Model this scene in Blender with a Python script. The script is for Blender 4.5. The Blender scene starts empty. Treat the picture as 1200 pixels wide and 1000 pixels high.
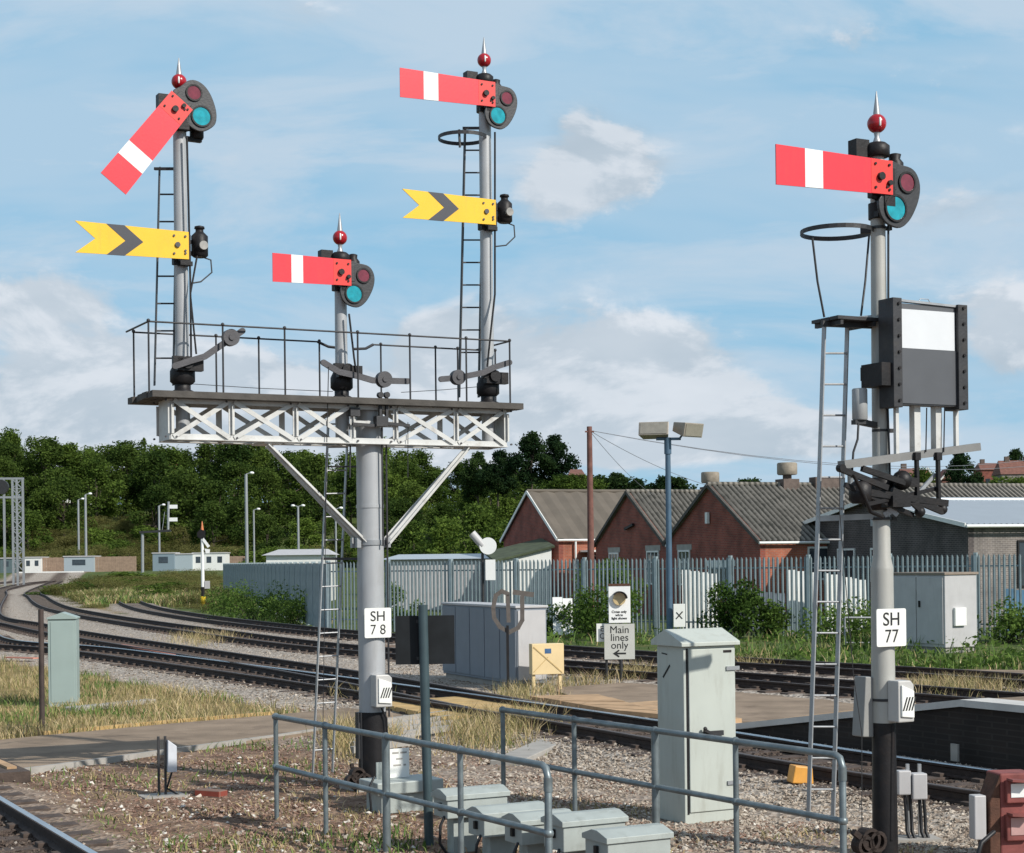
import bpy, math, random
import numpy as np
from mathutils import Vector, Matrix, Euler
random.seed(7); rng = np.random.default_rng(7)
S = bpy.context.scene; COL = S.collection
R = math.radians; PI = math.pi

# ------------------------------------------------------------------ camera, sky, sun
H = 2.7; FPX = 2000.0; CX = 600.0; HY = 657.0; ROLL = 0.0117
cr, sr = math.cos(ROLL), math.sin(ROLL)
cd = bpy.data.cameras.new("camera"); cam = bpy.data.objects.new("camera", cd); COL.objects.link(cam)
cd.sensor_fit = 'HORIZONTAL'; cd.sensor_width = 36; cd.lens = FPX / 1200 * 36
cd.shift_y = (HY - 500) / 1200; cd.clip_start = 0.1; cd.clip_end = 6000
cam.matrix_world = Matrix(((cr, sr, 0, 0), (0, 0, -1, 0), (-sr, cr, 0, H), (0, 0, 0, 1)))
S.camera = cam
S.view_settings.view_transform = 'Standard'; S.view_settings.look = 'None'
S.view_settings.gamma = 1; S.view_settings.exposure = 0.0
SUN = Vector((0.742, -0.588, 0.67)).normalized()
W = bpy.data.worlds.new("World"); S.world = W; W.use_nodes = True
def build_world():
    nt = W.node_tree; N = nt.nodes; L = nt.links; N.clear()
    out = N.new('ShaderNodeOutputWorld'); bg = N.new('ShaderNodeBackground'); L.new(bg.outputs[0], out.inputs[0])
    sky = N.new('ShaderNodeTexSky'); sky.sky_type = 'NISHITA'; sky.sun_disc = False
    sky.sun_elevation = math.asin(SUN.z); sky.sun_rotation = math.atan2(SUN.x, SUN.y)
    sky.air_density = 1.0; sky.dust_density = 0.6; sky.ozone_density = 2.0
    tc = N.new('ShaderNodeTexCoord'); sp = N.new('ShaderNodeSeparateXYZ'); L.new(tc.outputs['Generated'], sp.inputs[0])
    def m(op, a, b=None, c=None, clamp=False):
        n = N.new('ShaderNodeMath'); n.operation = op; n.use_clamp = clamp
        for i, x in enumerate((a, b, c)):
            if x is None: continue
            if isinstance(x, (int, float)): n.inputs[i].default_value = x
            else: L.new(x, n.inputs[i])
        return n.outputs[0]
    ay = m('MAXIMUM', m('ABSOLUTE', sp.outputs[1]), 0.08)
    U = m('DIVIDE', sp.outputs[0], ay); V = m('DIVIDE', sp.outputs[2], ay)
    def noise(su, sv, off, det=6, rough=.55, dist=0.0, dv=0.0, du=0.0):
        c = N.new('ShaderNodeCombineXYZ'); L.new(m('MULTIPLY', m('ADD', U, du), su), c.inputs[0]); L.new(m('MULTIPLY', m('ADD', V, dv), sv), c.inputs[1]); c.inputs[2].default_value = off
        n = N.new('ShaderNodeTexNoise'); n.inputs['Scale'].default_value = 1; n.inputs['Detail'].default_value = det
        n.inputs['Roughness'].default_value = rough; n.inputs['Distortion'].default_value = dist; L.new(c.outputs[0], n.inputs['Vector']); return n.outputs[0]
    def ss(x, a, b):
        n = N.new('ShaderNodeMapRange'); n.interpolation_type = 'SMOOTHSTEP'; L.new(x, n.inputs[0])
        n.inputs[1].default_value = a; n.inputs[2].default_value = b; return n.outputs[0]
    def blob(px, py, rx, ry):
        u0 = (px - 600) / 2000; v0 = (657 - py) / 2000
        a = m('POWER', m('DIVIDE', m('SUBTRACT', U, u0), rx / 2000), 2); b = m('POWER', m('DIVIDE', m('SUBTRACT', V, v0), ry / 2000), 2)
        return m('POWER', 2.718, m('MULTIPLY', m('ADD', a, b), -1))
    cirrus = m('MAXIMUM', m('MULTIPLY', ss(noise(3.2, 13, 3.1, 7, .6, .6), .34, .62), .85), m('MULTIPLY', ss(noise(1.6, 6, 5.1, 5, .6, .4), .42, .62), .55))
    big = noise(8, 15, 1.7, 9, .58, .25); bigs = noise(8, 15, 1.7, 9, .58, .25, .010, .006)
    cum = None
    for (px, py, rx, ry, k) in ((712, 195, 85, 62, .62), (1000, 60, 190, 50, .22), (745, 425, 170, 55, .60), (110, 450, 130, 75, .62), (60, 345, 90, 34, .42),
                                (1180, 410, 90, 62, .55), (955, 505, 70, 30, .5), (560, 480, 240, 60, .5), (350, 30, 80, 45, .38), (1130, 130, 130, 60, .24), (520, 400, 60, 40, .4),
                                (1160, 250, 90, 40, .18), (-250, 350, 260, 130, .5), (1500, 300, 260, 150, .5), (270, 455, 200, 60, .45), (420, 525, 330, 30, .6), (900, 520, 420, 26, .42), (60, 500, 130, 40, .5)):
        b = m('MULTIPLY', blob(px, py, rx, ry), k); cum = b if cum is None else m('ADD', cum, b)
    cumd = m('MULTIPLY', ss(m('ADD', m('ADD', cum, m('MULTIPLY', m('SUBTRACT', big, .5), 1.5)), -.02), .12, .40), .93)
    shade = m('ADD', m('MULTIPLY', ss(m('SUBTRACT', big, bigs), -.05, .07), .62), m('MULTIPLY', ss(noise(5, 11, 8.0, 5, .55), .36, .62), .38))
    dens = m('MAXIMUM', cirrus, cumd)
    def rgb(c):
        n = N.new('ShaderNodeRGB'); n.outputs[0].default_value = (*c, 1); return n.outputs[0]
    def mix(f, a, b, mode='MIX'):
        n = N.new('ShaderNodeMix'); n.data_type = 'RGBA'; n.blend_type = mode
        if isinstance(f, (int, float)): n.inputs[0].default_value = f
        else: L.new(f, n.inputs[0])
        L.new(a, n.inputs[6]); L.new(b, n.inputs[7]); return n.outputs[2]
    hs = N.new('ShaderNodeHueSaturation'); L.new(sky.outputs[0], hs.inputs['Color']); hs.inputs['Saturation'].default_value = 1.0; hs.inputs['Value'].default_value = 1.0
    base = mix(1.0, hs.outputs[0], rgb(SKYMUL), 'MULTIPLY')
    cl = mix(shade, rgb(CLOUD_D), rgb(CLOUD_L))
    # cumulus keep a greyer base than the thin high cloud
    cl = mix(cumd, rgb(CIRRUS_C), cl)
    veil = m('MULTIPLY', m('SUBTRACT', 1.0, ss(sp.outputs[2], .30, .52)), .86)
    base = mix(veil, base, rgb(VEIL))
    fin = mix(dens, base, cl)
    L.new(fin, bg.inputs[0]); bg.inputs[1].default_value = 0.1
SKYMUL = (1.0, 1.0, 1.0); VEIL = (2.75, 5.6, 7.9); CLOUD_D = (4.7, 5.5, 6.3); CLOUD_L = (7.9, 8.2, 8.7); CIRRUS_C = (5.4, 6.6, 7.8)
build_world()
sl = bpy.data.lights.new("sun", 'SUN'); sl.energy = 4.6; sl.angle = R(0.53); sl.color = (1.0, 0.955, 0.88)
so = bpy.data.objects.new("sun", sl); COL.objects.link(so); so.location = (30, -30, 40)
so.rotation_euler = SUN.to_track_quat('Z', 'Y').to_euler()

# ------------------------------------------------------------------ pixel / plane helpers
def ray(px, py):
    lx = (px - CX) / FPX; ly = (HY - py) / FPX
    return (lx * cr + ly * sr, ly * cr - lx * sr)
def P(px, py, D):
    rx, rz = ray(px, py); return Vector((rx * D, D, H + rz * D))
def G(px, py, z=0.0):
    rx, rz = ray(px, py); D = (z - H) / rz; return Vector((rx * D, D, z))
class Frame:
    def __init__(s, loc, rot):
        s.loc = Vector(loc); s.rot = rot; s.u = Vector((math.cos(rot), math.sin(rot))); s.v = Vector((-math.sin(rot), math.cos(rot)))
    def l(s, px, py, y=0.0):
        rx, rz = ray(px, py); D = (y + s.loc.xy.dot(s.v)) / (rx * s.v.x + s.v.y)
        w = Vector((rx * D, D)) - s.loc.xy
        return Vector((w.dot(s.u), y, H + rz * D - s.loc.z))

# ------------------------------------------------------------------ materials
MATS = {}
def mat(name, col, rough=.6, metal=0.0, var=.12, vscale=6.0, bump=0.0, bscale=40.0, dirt=0.0, dcol=(.09, .06, .04), dscale=3.0, spec=.5, col2=None, streak=False, trans=0.0):
    if name in MATS: return MATS[name]
    m = bpy.data.materials.new(name); m.use_nodes = True; nt = m.node_tree; N = nt.nodes; L = nt.links
    b = N['Principled BSDF']; b.inputs['Roughness'].default_value = rough; b.inputs['Metallic'].default_value = metal
    b.inputs['Specular IOR Level'].default_value = spec
    if trans: b.inputs['Transmission Weight'].default_value = trans
    tc = N.new('ShaderNodeTexCoord'); no = N.new('ShaderNodeTexNoise'); no.inputs['Scale'].default_value = vscale; no.inputs['Detail'].default_value = 5
    L.new(tc.outputs['Object'], no.inputs['Vector'])
    mx = N.new('ShaderNodeMix'); mx.data_type = 'RGBA'
    c2 = col2 or tuple(c * (1 + var) for c in col); c1 = tuple(c * (1 - var) for c in col) if col2 is None else col
    mx.inputs[6].default_value = (*c1, 1); mx.inputs[7].default_value = (*c2, 1)
    r = N.new('ShaderNodeMapRange'); r.inputs[1].default_value = .32; r.inputs[2].default_value = .68; L.new(no.outputs[0], r.inputs[0]); L.new(r.outputs[0], mx.inputs[0])
    out = mx.outputs[2]
    if dirt > 0:
        n2 = N.new('ShaderNodeTexNoise'); n2.inputs['Scale'].default_value = dscale; n2.inputs['Detail'].default_value = 8; n2.inputs['Roughness'].default_value = .7
        mp = N.new('ShaderNodeMapping'); mp.inputs['Scale'].default_value = (3, 3, .5) if streak else (1, 1, 1); L.new(tc.outputs['Object'], mp.inputs[0]); L.new(mp.outputs[0], n2.inputs['Vector'])
        r2 = N.new('ShaderNodeMapRange'); r2.inputs[1].default_value = .52; r2.inputs[2].default_value = .78; r2.inputs[4].default_value = dirt; L.new(n2.outputs[0], r2.inputs[0])
        m2 = N.new('ShaderNodeMix'); m2.data_type = 'RGBA'; L.new(r2.outputs[0], m2.inputs[0]); L.new(out, m2.inputs[6]); m2.inputs[7].default_value = (*dcol, 1); out = m2.outputs[2]
    L.new(out, b.inputs['Base Color'])
    if bump > 0:
        nb = N.new('ShaderNodeTexNoise'); nb.inputs['Scale'].default_value = bscale; nb.inputs['Detail'].default_value = 6; L.new(tc.outputs['Object'], nb.inputs['Vector'])
        bp = N.new('ShaderNodeBump'); bp.inputs['Strength'].default_value = bump; bp.inputs['Distance'].default_value = .02; L.new(nb.outputs[0], bp.inputs['Height']); L.new(bp.outputs[0], b.inputs['Normal'])
    MATS[name] = m; return m
def brick(name, c1, c2, mortar, scale=1.0):
    m = bpy.data.materials.new(name); m.use_nodes = True; nt = m.node_tree; N = nt.nodes; L = nt.links; b = N['Principled BSDF']; b.inputs['Roughness'].default_value = .9
    tc = N.new('ShaderNodeTexCoord'); sp = N.new('ShaderNodeSeparateXYZ'); L.new(tc.outputs['Object'], sp.inputs[0])
    ad = N.new('ShaderNodeMath'); ad.operation = 'ADD'; L.new(sp.outputs[0], ad.inputs[0]); L.new(sp.outputs[1], ad.inputs[1])
    cb = N.new('ShaderNodeCombineXYZ'); L.new(ad.outputs[0], cb.inputs[0]); L.new(sp.outputs[2], cb.inputs[1])
    bt = N.new('ShaderNodeTexBrick'); L.new(cb.outputs[0], bt.inputs['Vector']); bt.inputs['Scale'].default_value = scale
    bt.inputs['Color1'].default_value = (*c1, 1); bt.inputs['Color2'].default_value = (*c2, 1); bt.inputs['Mortar'].default_value = (*mortar, 1)
    bt.inputs['Brick Width'].default_value = .225; bt.inputs['Row Height'].default_value = .075; bt.inputs['Mortar Size'].default_value = .009
    no = N.new('ShaderNodeTexNoise'); no.inputs['Scale'].default_value = 1.3; no.inputs['Detail'].default_value = 6; L.new(tc.outputs['Object'], no.inputs[0])
    r = N.new('ShaderNodeMapRange'); r.inputs[1].default_value = .3; r.inputs[2].default_value = .7; r.inputs[3].default_value = .65; r.inputs[4].default_value = 1.25; L.new(no.outputs[0], r.inputs[0])
    mx = N.new('ShaderNodeVectorMath'); mx.operation = 'SCALE'; L.new(bt.outputs[0], mx.inputs[0]); L.new(r.outputs[0], mx.inputs['Scale'])
    L.new(mx.outputs[0], b.inputs['Base Color']); return m
def leafmat(name, dark, light, scale=.35, trans=.35):
    m = bpy.data.materials.new(name); m.use_nodes = True; nt = m.node_tree; N = nt.nodes; L = nt.links; b = N['Principled BSDF']; b.inputs['Roughness'].default_value = .8; b.inputs['Specular IOR Level'].default_value = .08
    at = N.new('ShaderNodeAttribute'); at.attribute_name = 'rnd'
    oi = N.new('ShaderNodeObjectInfo')
    ge = N.new('ShaderNodeNewGeometry'); no = N.new('ShaderNodeTexNoise'); no.inputs['Scale'].default_value = scale; no.inputs['Detail'].default_value = 3; L.new(ge.outputs['Position'], no.inputs[0])
    def mm(op, a, b_):
        n = N.new('ShaderNodeMath'); n.operation = op
        for i, x in enumerate((a, b_)):
            if isinstance(x, (int, float)): n.inputs[i].default_value = x
            else: L.new(x, n.inputs[i])
        return n.outputs[0]
    f = mm('ADD', mm('MULTIPLY', at.outputs['Fac'], .40), mm('ADD', mm('MULTIPLY', mm('SUBTRACT', no.outputs[0], .58), 1.5), mm('MULTIPLY', oi.outputs['Random'], .75)))
    mx = N.new('ShaderNodeMix'); mx.data_type = 'RGBA'; mx.clamp_factor = True; L.new(f, mx.inputs[0]); mx.inputs[6].default_value = (*dark, 1); mx.inputs[7].default_value = (*light, 1)
    L.new(mx.outputs[2], b.inputs['Base Color'])
    tr = N.new('ShaderNodeBsdfTranslucent'); L.new(mx.outputs[2], tr.inputs[0]); ms = N.new('ShaderNodeMixShader'); ms.inputs[0].default_value = trans
    L.new(b.outputs[0], ms.inputs[1]); L.new(tr.outputs[0], ms.inputs[2]); L.new(ms.outputs[0], N['Material Output'].inputs[0]); MATS[name] = m; return m
def attrmat(name, stops, rough=.9):
    m = bpy.data.materials.new(name); m.use_nodes = True; nt = m.node_tree; N = nt.nodes; L = nt.links; b = N['Principled BSDF']; b.inputs['Roughness'].default_value = rough
    at = N.new('ShaderNodeAttribute'); at.attribute_name = 'rnd'; cr_ = N.new('ShaderNodeValToRGB'); L.new(at.outputs['Fac'], cr_.inputs[0])
    e = cr_.color_ramp.elements
    while len(e) < len(stops): e.new(.5)
    for i, (p, c) in enumerate(stops): e[i].position = p; e[i].color = (*c, 1)
    L.new(cr_.outputs[0], b.inputs['Base Color']); return m

post_grey = mat('post_grey_paint', (.40, .41, .42), .45, .15, .07, 3, .05, 60, .35, (.20, .17, .14), 2.5, streak=True)
galv = mat('galvanised_steel', (.36, .37, .38), .42, .45, .10, 9, .05, 80, .3, (.17, .15, .13), 4)
rail_galv = mat('weathered_tube_steel', (.19, .225, .235), .42, .45, .22, 8, .06, 60, .25, (.09, .09, .09), 5)
girder_white = mat('girder_pale_paint', (.56, .56, .54), .5, .05, .08, 4, .04, 60, .75, (.26, .22, .18), 5)
black_paint = mat('black_paint', (.013, .012, .013), .5, .0, .25, 8, .12, 40, .4, (.05, .032, .022), 5, spec=.3)
dark_timber = mat('dark_decking_timber', (.075, .068, .06), .85, 0, .25, 5, .3, 30)
dark_steel = mat('dark_grey_steel', (.034, .034, .037), .5, .2, .2, 8, .1, 50, .4, (.09, .07, .05), 6)
weight_grey = mat('cast_iron_grey', (.07, .068, .074), .55, .2, .15, 8, .1, 50)
red_enamel = mat('red_enamel', (.78, .032, .05), .36, 0, .06, 2.5, .02, 30, .6, (.55, .05, .05), 4, streak=True)
orange_red = mat('arm_root_red', (.76, .052, .042), .35, 0, .04, 3)
white_enamel = mat('white_enamel', (.82, .82, .80), .3, 0, .02, 3, 0, 40, .12, (.55, .53, .5), 6)
yellow_enamel = mat('yellow_enamel', (.85, .50, .02), .36, 0, .05, 2.5, .02, 30, .35, (.62, .36, .06), 4, streak=True)
chevron = mat('charcoal_enamel', (.06, .06, .07), .35, 0, .05)
spect = mat('spectacle_plate_paint', (.030, .031, .034), .45, .1, .15, 7, .08, 40)
lens_green = mat('blue_green_lens', (.015, .30, .36), .10, 0, .22, 14, 0, 40, spec=.8)
lens_red = mat('dull_red_lens', (.19, .03, .045), .12, 0, .2, 14, 0, 40, spec=.8)
ball_red = mat('finial_red', (.36, .012, .02), .22, 0, .05, 5)
sign_white = mat('sign_white', (.80, .80, .76), .4, 0, .02, 4, 0, 40, .18, (.45, .42, .36), 6)
sign_black = mat('lettering_black', (.015, .015, .015), .5)
cab_green = mat('pale_green_grey_paint', (.46, .49, .445), .5, 0, .05, 2, .03, 60, .5, (.26, .25, .20), 2.5, streak=True)
cab_shade = mat('shaded_face_grey', (.19, .215, .25), .5, .05, .05, 2, .04, 60, .25, (.14, .14, .14), 3, streak=True)  # darkened grey, puts the shade of the long cabinet face into the colour
box_green = mat('location_box_paint', (.36, .395, .375), .55, .05, .08, 5, .06, 60, .6, (.13, .13, .10), 4)
cream = mat('cream_paint', (.72, .55, .30), .5, 0, .05, 3, 0, 40, .15, (.4, .3, .15), 4)
pale_grey = mat('pale_grey_paint', (.46, .45, .45), .5, 0, .05, 3, .03, 60, .25, (.25, .23, .2), 4, streak=True)
rust = mat('rusty_steel', (.10, .045, .028), .8, .2, .3, 12, .3, 60)
rail_side = mat('rail_web_rust', (.045, .028, .022), .75, .2, .3, 10, .2, 60)
rail_top = mat('polished_rail_head', (.50, .52, .56), .22, .9, .08, 10)
rail_dull = mat('dull_rail_head', (.10, .075, .065), .5, .4, .2, 10)
sleeper_m = mat('sleeper_timber', (.07, .05, .04), .9, 0, .35, 6, .4, 40, .4, (.16, .12, .09), 5)
concrete = mat('weathered_concrete', (.34, .32, .29), .9, 0, .12, 4, .2, 30, .5, (.17, .15, .12), 3)
tarmac = mat('brown_tarmac', (.26, .20, .148), .95, 0, .2, 1.2, .35, 60, .85, (.12, .09, .07), 1.6, spec=.12)
timber = mat('crossing_timber', (.42, .27, .15), .85, 0, .2, 3, .2, 30, .4, (.24, .16, .10), 4)
timber_y = mat('ochre_timber', (.46, .31, .13), .85, 0, .2, 3, .2, 30, .4, (.24, .17, .10), 4)
wall_dark = mat('soot_dark_brick', (.020, .015, .012), .95, 0, .35, 2, .6, 12, .6, (.045, .03, .022), 3, spec=.1)
phone_box = mat('phone_box_grey', (.48, .47, .45), .45, 0, .04, 5, 0, 40, .2, (.3, .28, .24), 6)
blue_pole = mat('blue_grey_pole', (.075, .13, .19), .45, .2, .1, 4)
lamp_house = mat('floodlight_housing', (.33, .29, .24), .5, .2, .1, 4)
lamp_glass = mat('floodlight_glass', (.26, .24, .20), .15, 0, .1, 6, spec=.8)
pole_wood = mat('tarred_pole_wood', (.16, .07, .055), .85, 0, .25, 5, .2, 30)
pal_steel = mat('palisade_galvanised', (.225, .28, .295), .5, .35, .14, 3, .03, 60, .25, (.15, .17, .17), 2)
pal_post = mat('palisade_post', (.33, .40, .42), .5, .3, .08)
red_brick = brick('red_brick', (.30, .065, .04), (.20, .045, .032), (.21, .13, .10))
orange_brick = brick('orange_brick', (.42, .12, .06), (.34, .09, .05), (.30, .2, .15))
dark_brick = brick('dark_brown_brick', (.085, .068, .065), (.062, .05, .05), (.16, .14, .13))
tan_brick = brick('grey_buff_brick', (.20, .17, .15), (.15, .13, .12), (.30, .27, .25))
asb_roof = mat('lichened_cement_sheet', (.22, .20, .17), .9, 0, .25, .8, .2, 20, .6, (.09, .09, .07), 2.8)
def valley_darken(m, pitch, off, amt):  # darkens the corrugation troughs in bands, broken up by noise
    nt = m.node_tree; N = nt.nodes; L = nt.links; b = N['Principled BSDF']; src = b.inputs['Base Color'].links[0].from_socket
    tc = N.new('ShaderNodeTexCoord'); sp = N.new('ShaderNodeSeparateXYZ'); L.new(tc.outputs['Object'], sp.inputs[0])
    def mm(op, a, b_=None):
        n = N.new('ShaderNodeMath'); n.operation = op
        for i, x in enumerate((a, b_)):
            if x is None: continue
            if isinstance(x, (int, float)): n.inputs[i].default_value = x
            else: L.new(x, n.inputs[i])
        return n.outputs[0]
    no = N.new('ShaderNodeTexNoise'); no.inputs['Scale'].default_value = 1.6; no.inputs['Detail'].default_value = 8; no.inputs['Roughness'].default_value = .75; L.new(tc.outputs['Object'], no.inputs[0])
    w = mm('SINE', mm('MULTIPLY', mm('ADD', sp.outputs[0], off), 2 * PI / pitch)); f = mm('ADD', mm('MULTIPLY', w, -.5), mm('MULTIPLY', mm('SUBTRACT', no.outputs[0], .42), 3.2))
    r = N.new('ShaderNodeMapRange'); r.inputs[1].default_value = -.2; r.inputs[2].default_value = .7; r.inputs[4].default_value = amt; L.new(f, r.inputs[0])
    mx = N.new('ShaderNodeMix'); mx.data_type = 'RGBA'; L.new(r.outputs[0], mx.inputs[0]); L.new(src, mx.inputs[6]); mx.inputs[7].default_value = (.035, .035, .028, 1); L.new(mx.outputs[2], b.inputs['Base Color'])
valley_darken(asb_roof, .27, .15, .93)
flat_roof_m = mat('brown_grey_sheet_roof', (.125, .105, .083), .9, 0, .12, 1.0, .1, 20, .5, (.13, .115, .095), 1.2)
metal_roof = mat('pale_metal_roof', (.46, .50, .53), .4, .3, .03, 1)
white_paint = mat('white_paint', (.74, .74, .71), .5, 0, .04, 3, 0, 40, .2, (.45, .43, .38), 2)
window_m = mat('dark_window_glass', (.035, .045, .055), .08, 0, .3, 2, spec=.9)
chim = mat('cowl_brown', (.12, .09, .075), .9, 0, .25, 4, .2, 30)
chim_top = mat('cowl_buff', (.27, .23, .18), .9, 0, .2, 4, .2, 30)
tile_red = mat('brown_red_tiles', (.17, .075, .055), .85, 0, .2, 2)
stonefence = mat('brown_boarding', (.30, .21, .15), .9, 0, .18, 2, .1, 20, .3, (.2, .14, .1), 1)
moss = mat('mossy_sheet_roof', (.06, .075, .04), .9, 0, .3, 2)
yellow_paint = mat('yellow_paint', (.75, .52, .02), .5)
orange_m = mat('orange_plastic', (.70, .33, .06), .5, 0, .1, 6, 0, 40, .3, (.35, .2, .1), 8)
red_brown = mat('faded_red_paint', (.22, .06, .052), .75, 0, .25, 6, .1, 40, .75, (.12, .05, .04), 8)
cable_m = mat('black_cable', (.012, .012, .014), .5)
bark = mat('bark', (.07, .055, .04), .9, 0, .3, 3, .4, 20)
stone_mat = attrmat('ballast_stone', [(0, (.14, .105, .08)), (.35, (.31, .25, .195)), (.7, (.44, .38, .31)), (.93, (.55, .49, .42)), (1, (.68, .64, .57))])
soil_stone = attrmat('brown_ground_stone', [(0, (.10, .05, .033)), (.4, (.23, .135, .095)), (.75, (.36, .26, .20)), (.95, (.42, .35, .30)), (1, (.60, .55, .50))])
bed_stone = attrmat('oily_ballast_stone', [(0, (.03, .02, .016)), (.5, (.08, .055, .042)), (.85, (.15, .115, .09)), (1, (.34, .30, .26))])
dry_grass = attrmat('dry_grass_blade', [(0, (.09, .11, .03)), (.3, (.22, .20, .07)), (.55, (.42, .32, .16)), (.8, (.50, .40, .24)), (1, (.30, .15, .07))])
green_grass = attrmat('green_grass_blade', [(0, (.045, .09, .018)), (.5, (.09, .16, .03)), (.85, (.18, .22, .06)), (1, (.30, .24, .09))])
leaf_a = leafmat('foliage_dark_green', (.026, .052, .011), (.12, .175, .034), .12)
leaf_b = leafmat('foliage_mid_green', (.035, .065, .012), (.15, .22, .04), .16)
leaf_c = leafmat('foliage_far_dark', (.012, .030, .012), (.055, .095, .025), .25)
leaf_w = leafmat('weed_leaf', (.035, .075, .014), (.15, .23, .05), 1.2)
leaf_s = leafmat('scrub_leaf', (.085, .085, .025), (.23, .22, .075), .25)

# ------------------------------------------------------------------ mesh builder
class MB:
    def __init__(s): s.v = []; s.f = []; s.sm = []
    def add(s, vs, fs, smooth=False):
        o = len(s.v); s.v += [tuple(v) for v in vs]; s.f += [tuple(i + o for i in f) for f in fs]; s.sm += [smooth] * len(fs); return s
    def box(s, c, d, rot=None):
        c = Vector(c); vs = []
        for x in (-.5, .5):
            for y in (-.5, .5):
                for z in (-.5, .5):
                    p = Vector((x * d[0], y * d[1], z * d[2]))
                    if rot is not None: p = rot @ p
                    vs.append(c + p)
        return s.add(vs, [(0, 1, 3, 2), (4, 6, 7, 5), (0, 4, 5, 1), (2, 3, 7, 6), (0, 2, 6, 4), (1, 5, 7, 3)])
    def bb(s, a, b):
        return s.box([(a[i] + b[i]) / 2 for i in range(3)], [abs(b[i] - a[i]) for i in range(3)])
    def bar(s, p, q, w, h=None, up=(0, 0, 1)):
        p = Vector(p); q = Vector(q); h = h or w; d = (q - p); ln = d.length; d.normalize(); up = Vector(up)
        if abs(d.dot(up)) > .98: up = Vector((0, 1, 0))
        x = d.cross(up).normalized(); z = x.cross(d)
        M = Matrix((x, d, z)).transposed(); return s.box((p + q) / 2, (w, ln, h), M)
    def tube(s, pts, r, n=8, r2=None, cap=True):
        pts = [Vector(p) for p in pts]; k = len(pts); vs = []; prev = None
        for i, p in enumerate(pts):
            d = (pts[min(i + 1, k - 1)] - pts[max(i - 1, 0)]).normalized()
            if prev is None:
                a = Vector((0, 0, 1)) if abs(d.z) < .9 else Vector((1, 0, 0)); x = d.cross(a).normalized()
            else: x = (prev - d * prev.dot(d)).normalized()
            prev = x; y = d.cross(x); rr = r if r2 is None else r + (r2 - r) * i / (k - 1)
            for j in range(n):
                t = 2 * PI * j / n; vs.append(p + (x * math.cos(t) + y * math.sin(t)) * rr)
        fs = [(i * n + j, i * n + (j + 1) % n, (i + 1) * n + (j + 1) % n, (i + 1) * n + j) for i in range(k - 1) for j in range(n)]
        s.add(vs, fs, True)
        if cap: s.add(vs[:n], [tuple(range(n))[::-1]]); s.add(vs[-n:], [tuple(range(n))])
        return s
    def lathe(s, prof, c=(0, 0, 0), n=20, smooth=True):
        vs = [(c[0] + r * math.cos(2 * PI * j / n), c[1] + r * math.sin(2 * PI * j / n), c[2] + z) for r, z in prof for j in range(n)]
        k = len(prof); s.add(vs, [(i * n + j, i * n + (j + 1) % n, (i + 1) * n + (j + 1) % n, (i + 1) * n + j) for i in range(k - 1) for j in range(n)], smooth)
        s.add(vs[:n], [tuple(range(n))[::-1]]); s.add(vs[-n:], [tuple(range(n))]); return s
    def prism(s, poly, y0, y1, piv=(0, 0), ang=0.0):
        ca, sa = math.cos(ang), math.sin(ang); q = [(piv[0] + a * ca - b * sa, piv[1] + a * sa + b * ca) for a, b in poly]; n = len(q)
        ar = sum(q[i][0] * q[(i + 1) % n][1] - q[(i + 1) % n][0] * q[i][1] for i in range(n))
        if ar < 0: q = q[::-1]
        vs = [(a, y0, b) for a, b in q] + [(a, y1, b) for a, b in q]
        return s.add(vs, [tuple(range(n)), tuple(range(n, 2 * n))[::-1]] + [(i, i + n, (i + 1) % n + n, (i + 1) % n) for i in range(n)])
    def ring_y(s, c, r, w, y0, y1, n=20, rz=None):
        rz = rz or r; vs = []
        for y in (y0, y1):
            for q in (0, w):
                for j in range(n):
                    t = 2 * PI * j / n; vs.append((c[0] + (r + q) * math.cos(t), y, c[1] + (rz + q) * math.sin(t)))
        def F(a, b): return [(a * n + j, a * n + (j + 1) % n, b * n + (j + 1) % n, b * n + j) for j in range(n)]
        return s.add(vs, F(0, 1) + F(1, 3) + F(3, 2) + F(2, 0))
    def disc_y(s, c, r, y0, y1, n=20, rz=None):
        rz = rz or r; return s.prism([(r * math.cos(2 * PI * j / n), rz * math.sin(2 * PI * j / n)) for j in range(n)], y0, y1, c)
    def sphere(s, c, r, n=16, k=10, sz=1.0):
        return s.lathe([(max(r * math.sin(PI * i / k), .0005), -r * sz * math.cos(PI * i / k)) for i in range(k + 1)], c, n)
    def build(s, name, m, parent=None, bevel=0.0, kind=None):
        me = bpy.data.meshes.new(name); me.from_pydata(s.v, [], s.f); me.polygons.foreach_set('use_smooth', s.sm); me.validate(); me.update(); me.materials.append(m)
        o = bpy.data.objects.new(name, me); COL.objects.link(o)
        if parent is not None: o.parent = parent
        if bevel: b = o.modifiers.new('bevel', 'BEVEL'); b.width = bevel; b.segments = 2; b.limit_method = 'ANGLE'
        if kind: o['kind'] = kind
        return o
def bm_of(*a): return MB()
def thing(name, label, cat, loc=(0, 0, 0), rot=0.0, group=None):
    o = bpy.data.objects.new(name, None); o.empty_display_size = .1; COL.objects.link(o); o.location = loc; o.rotation_euler = (0, 0, rot); o['label'] = label; o['category'] = cat
    if group: o['group'] = group
    return o
def tag(o, label, cat, group=None):
    o['label'] = label; o['category'] = cat
    if group: o['group'] = group
    return o
def copy_tree(o, parent=None):
    c = o.copy(); COL.objects.link(c)
    if parent is not None: c.parent = parent
    for ch in [x for x in o.children]: copy_tree(ch, c)
    return c
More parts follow.
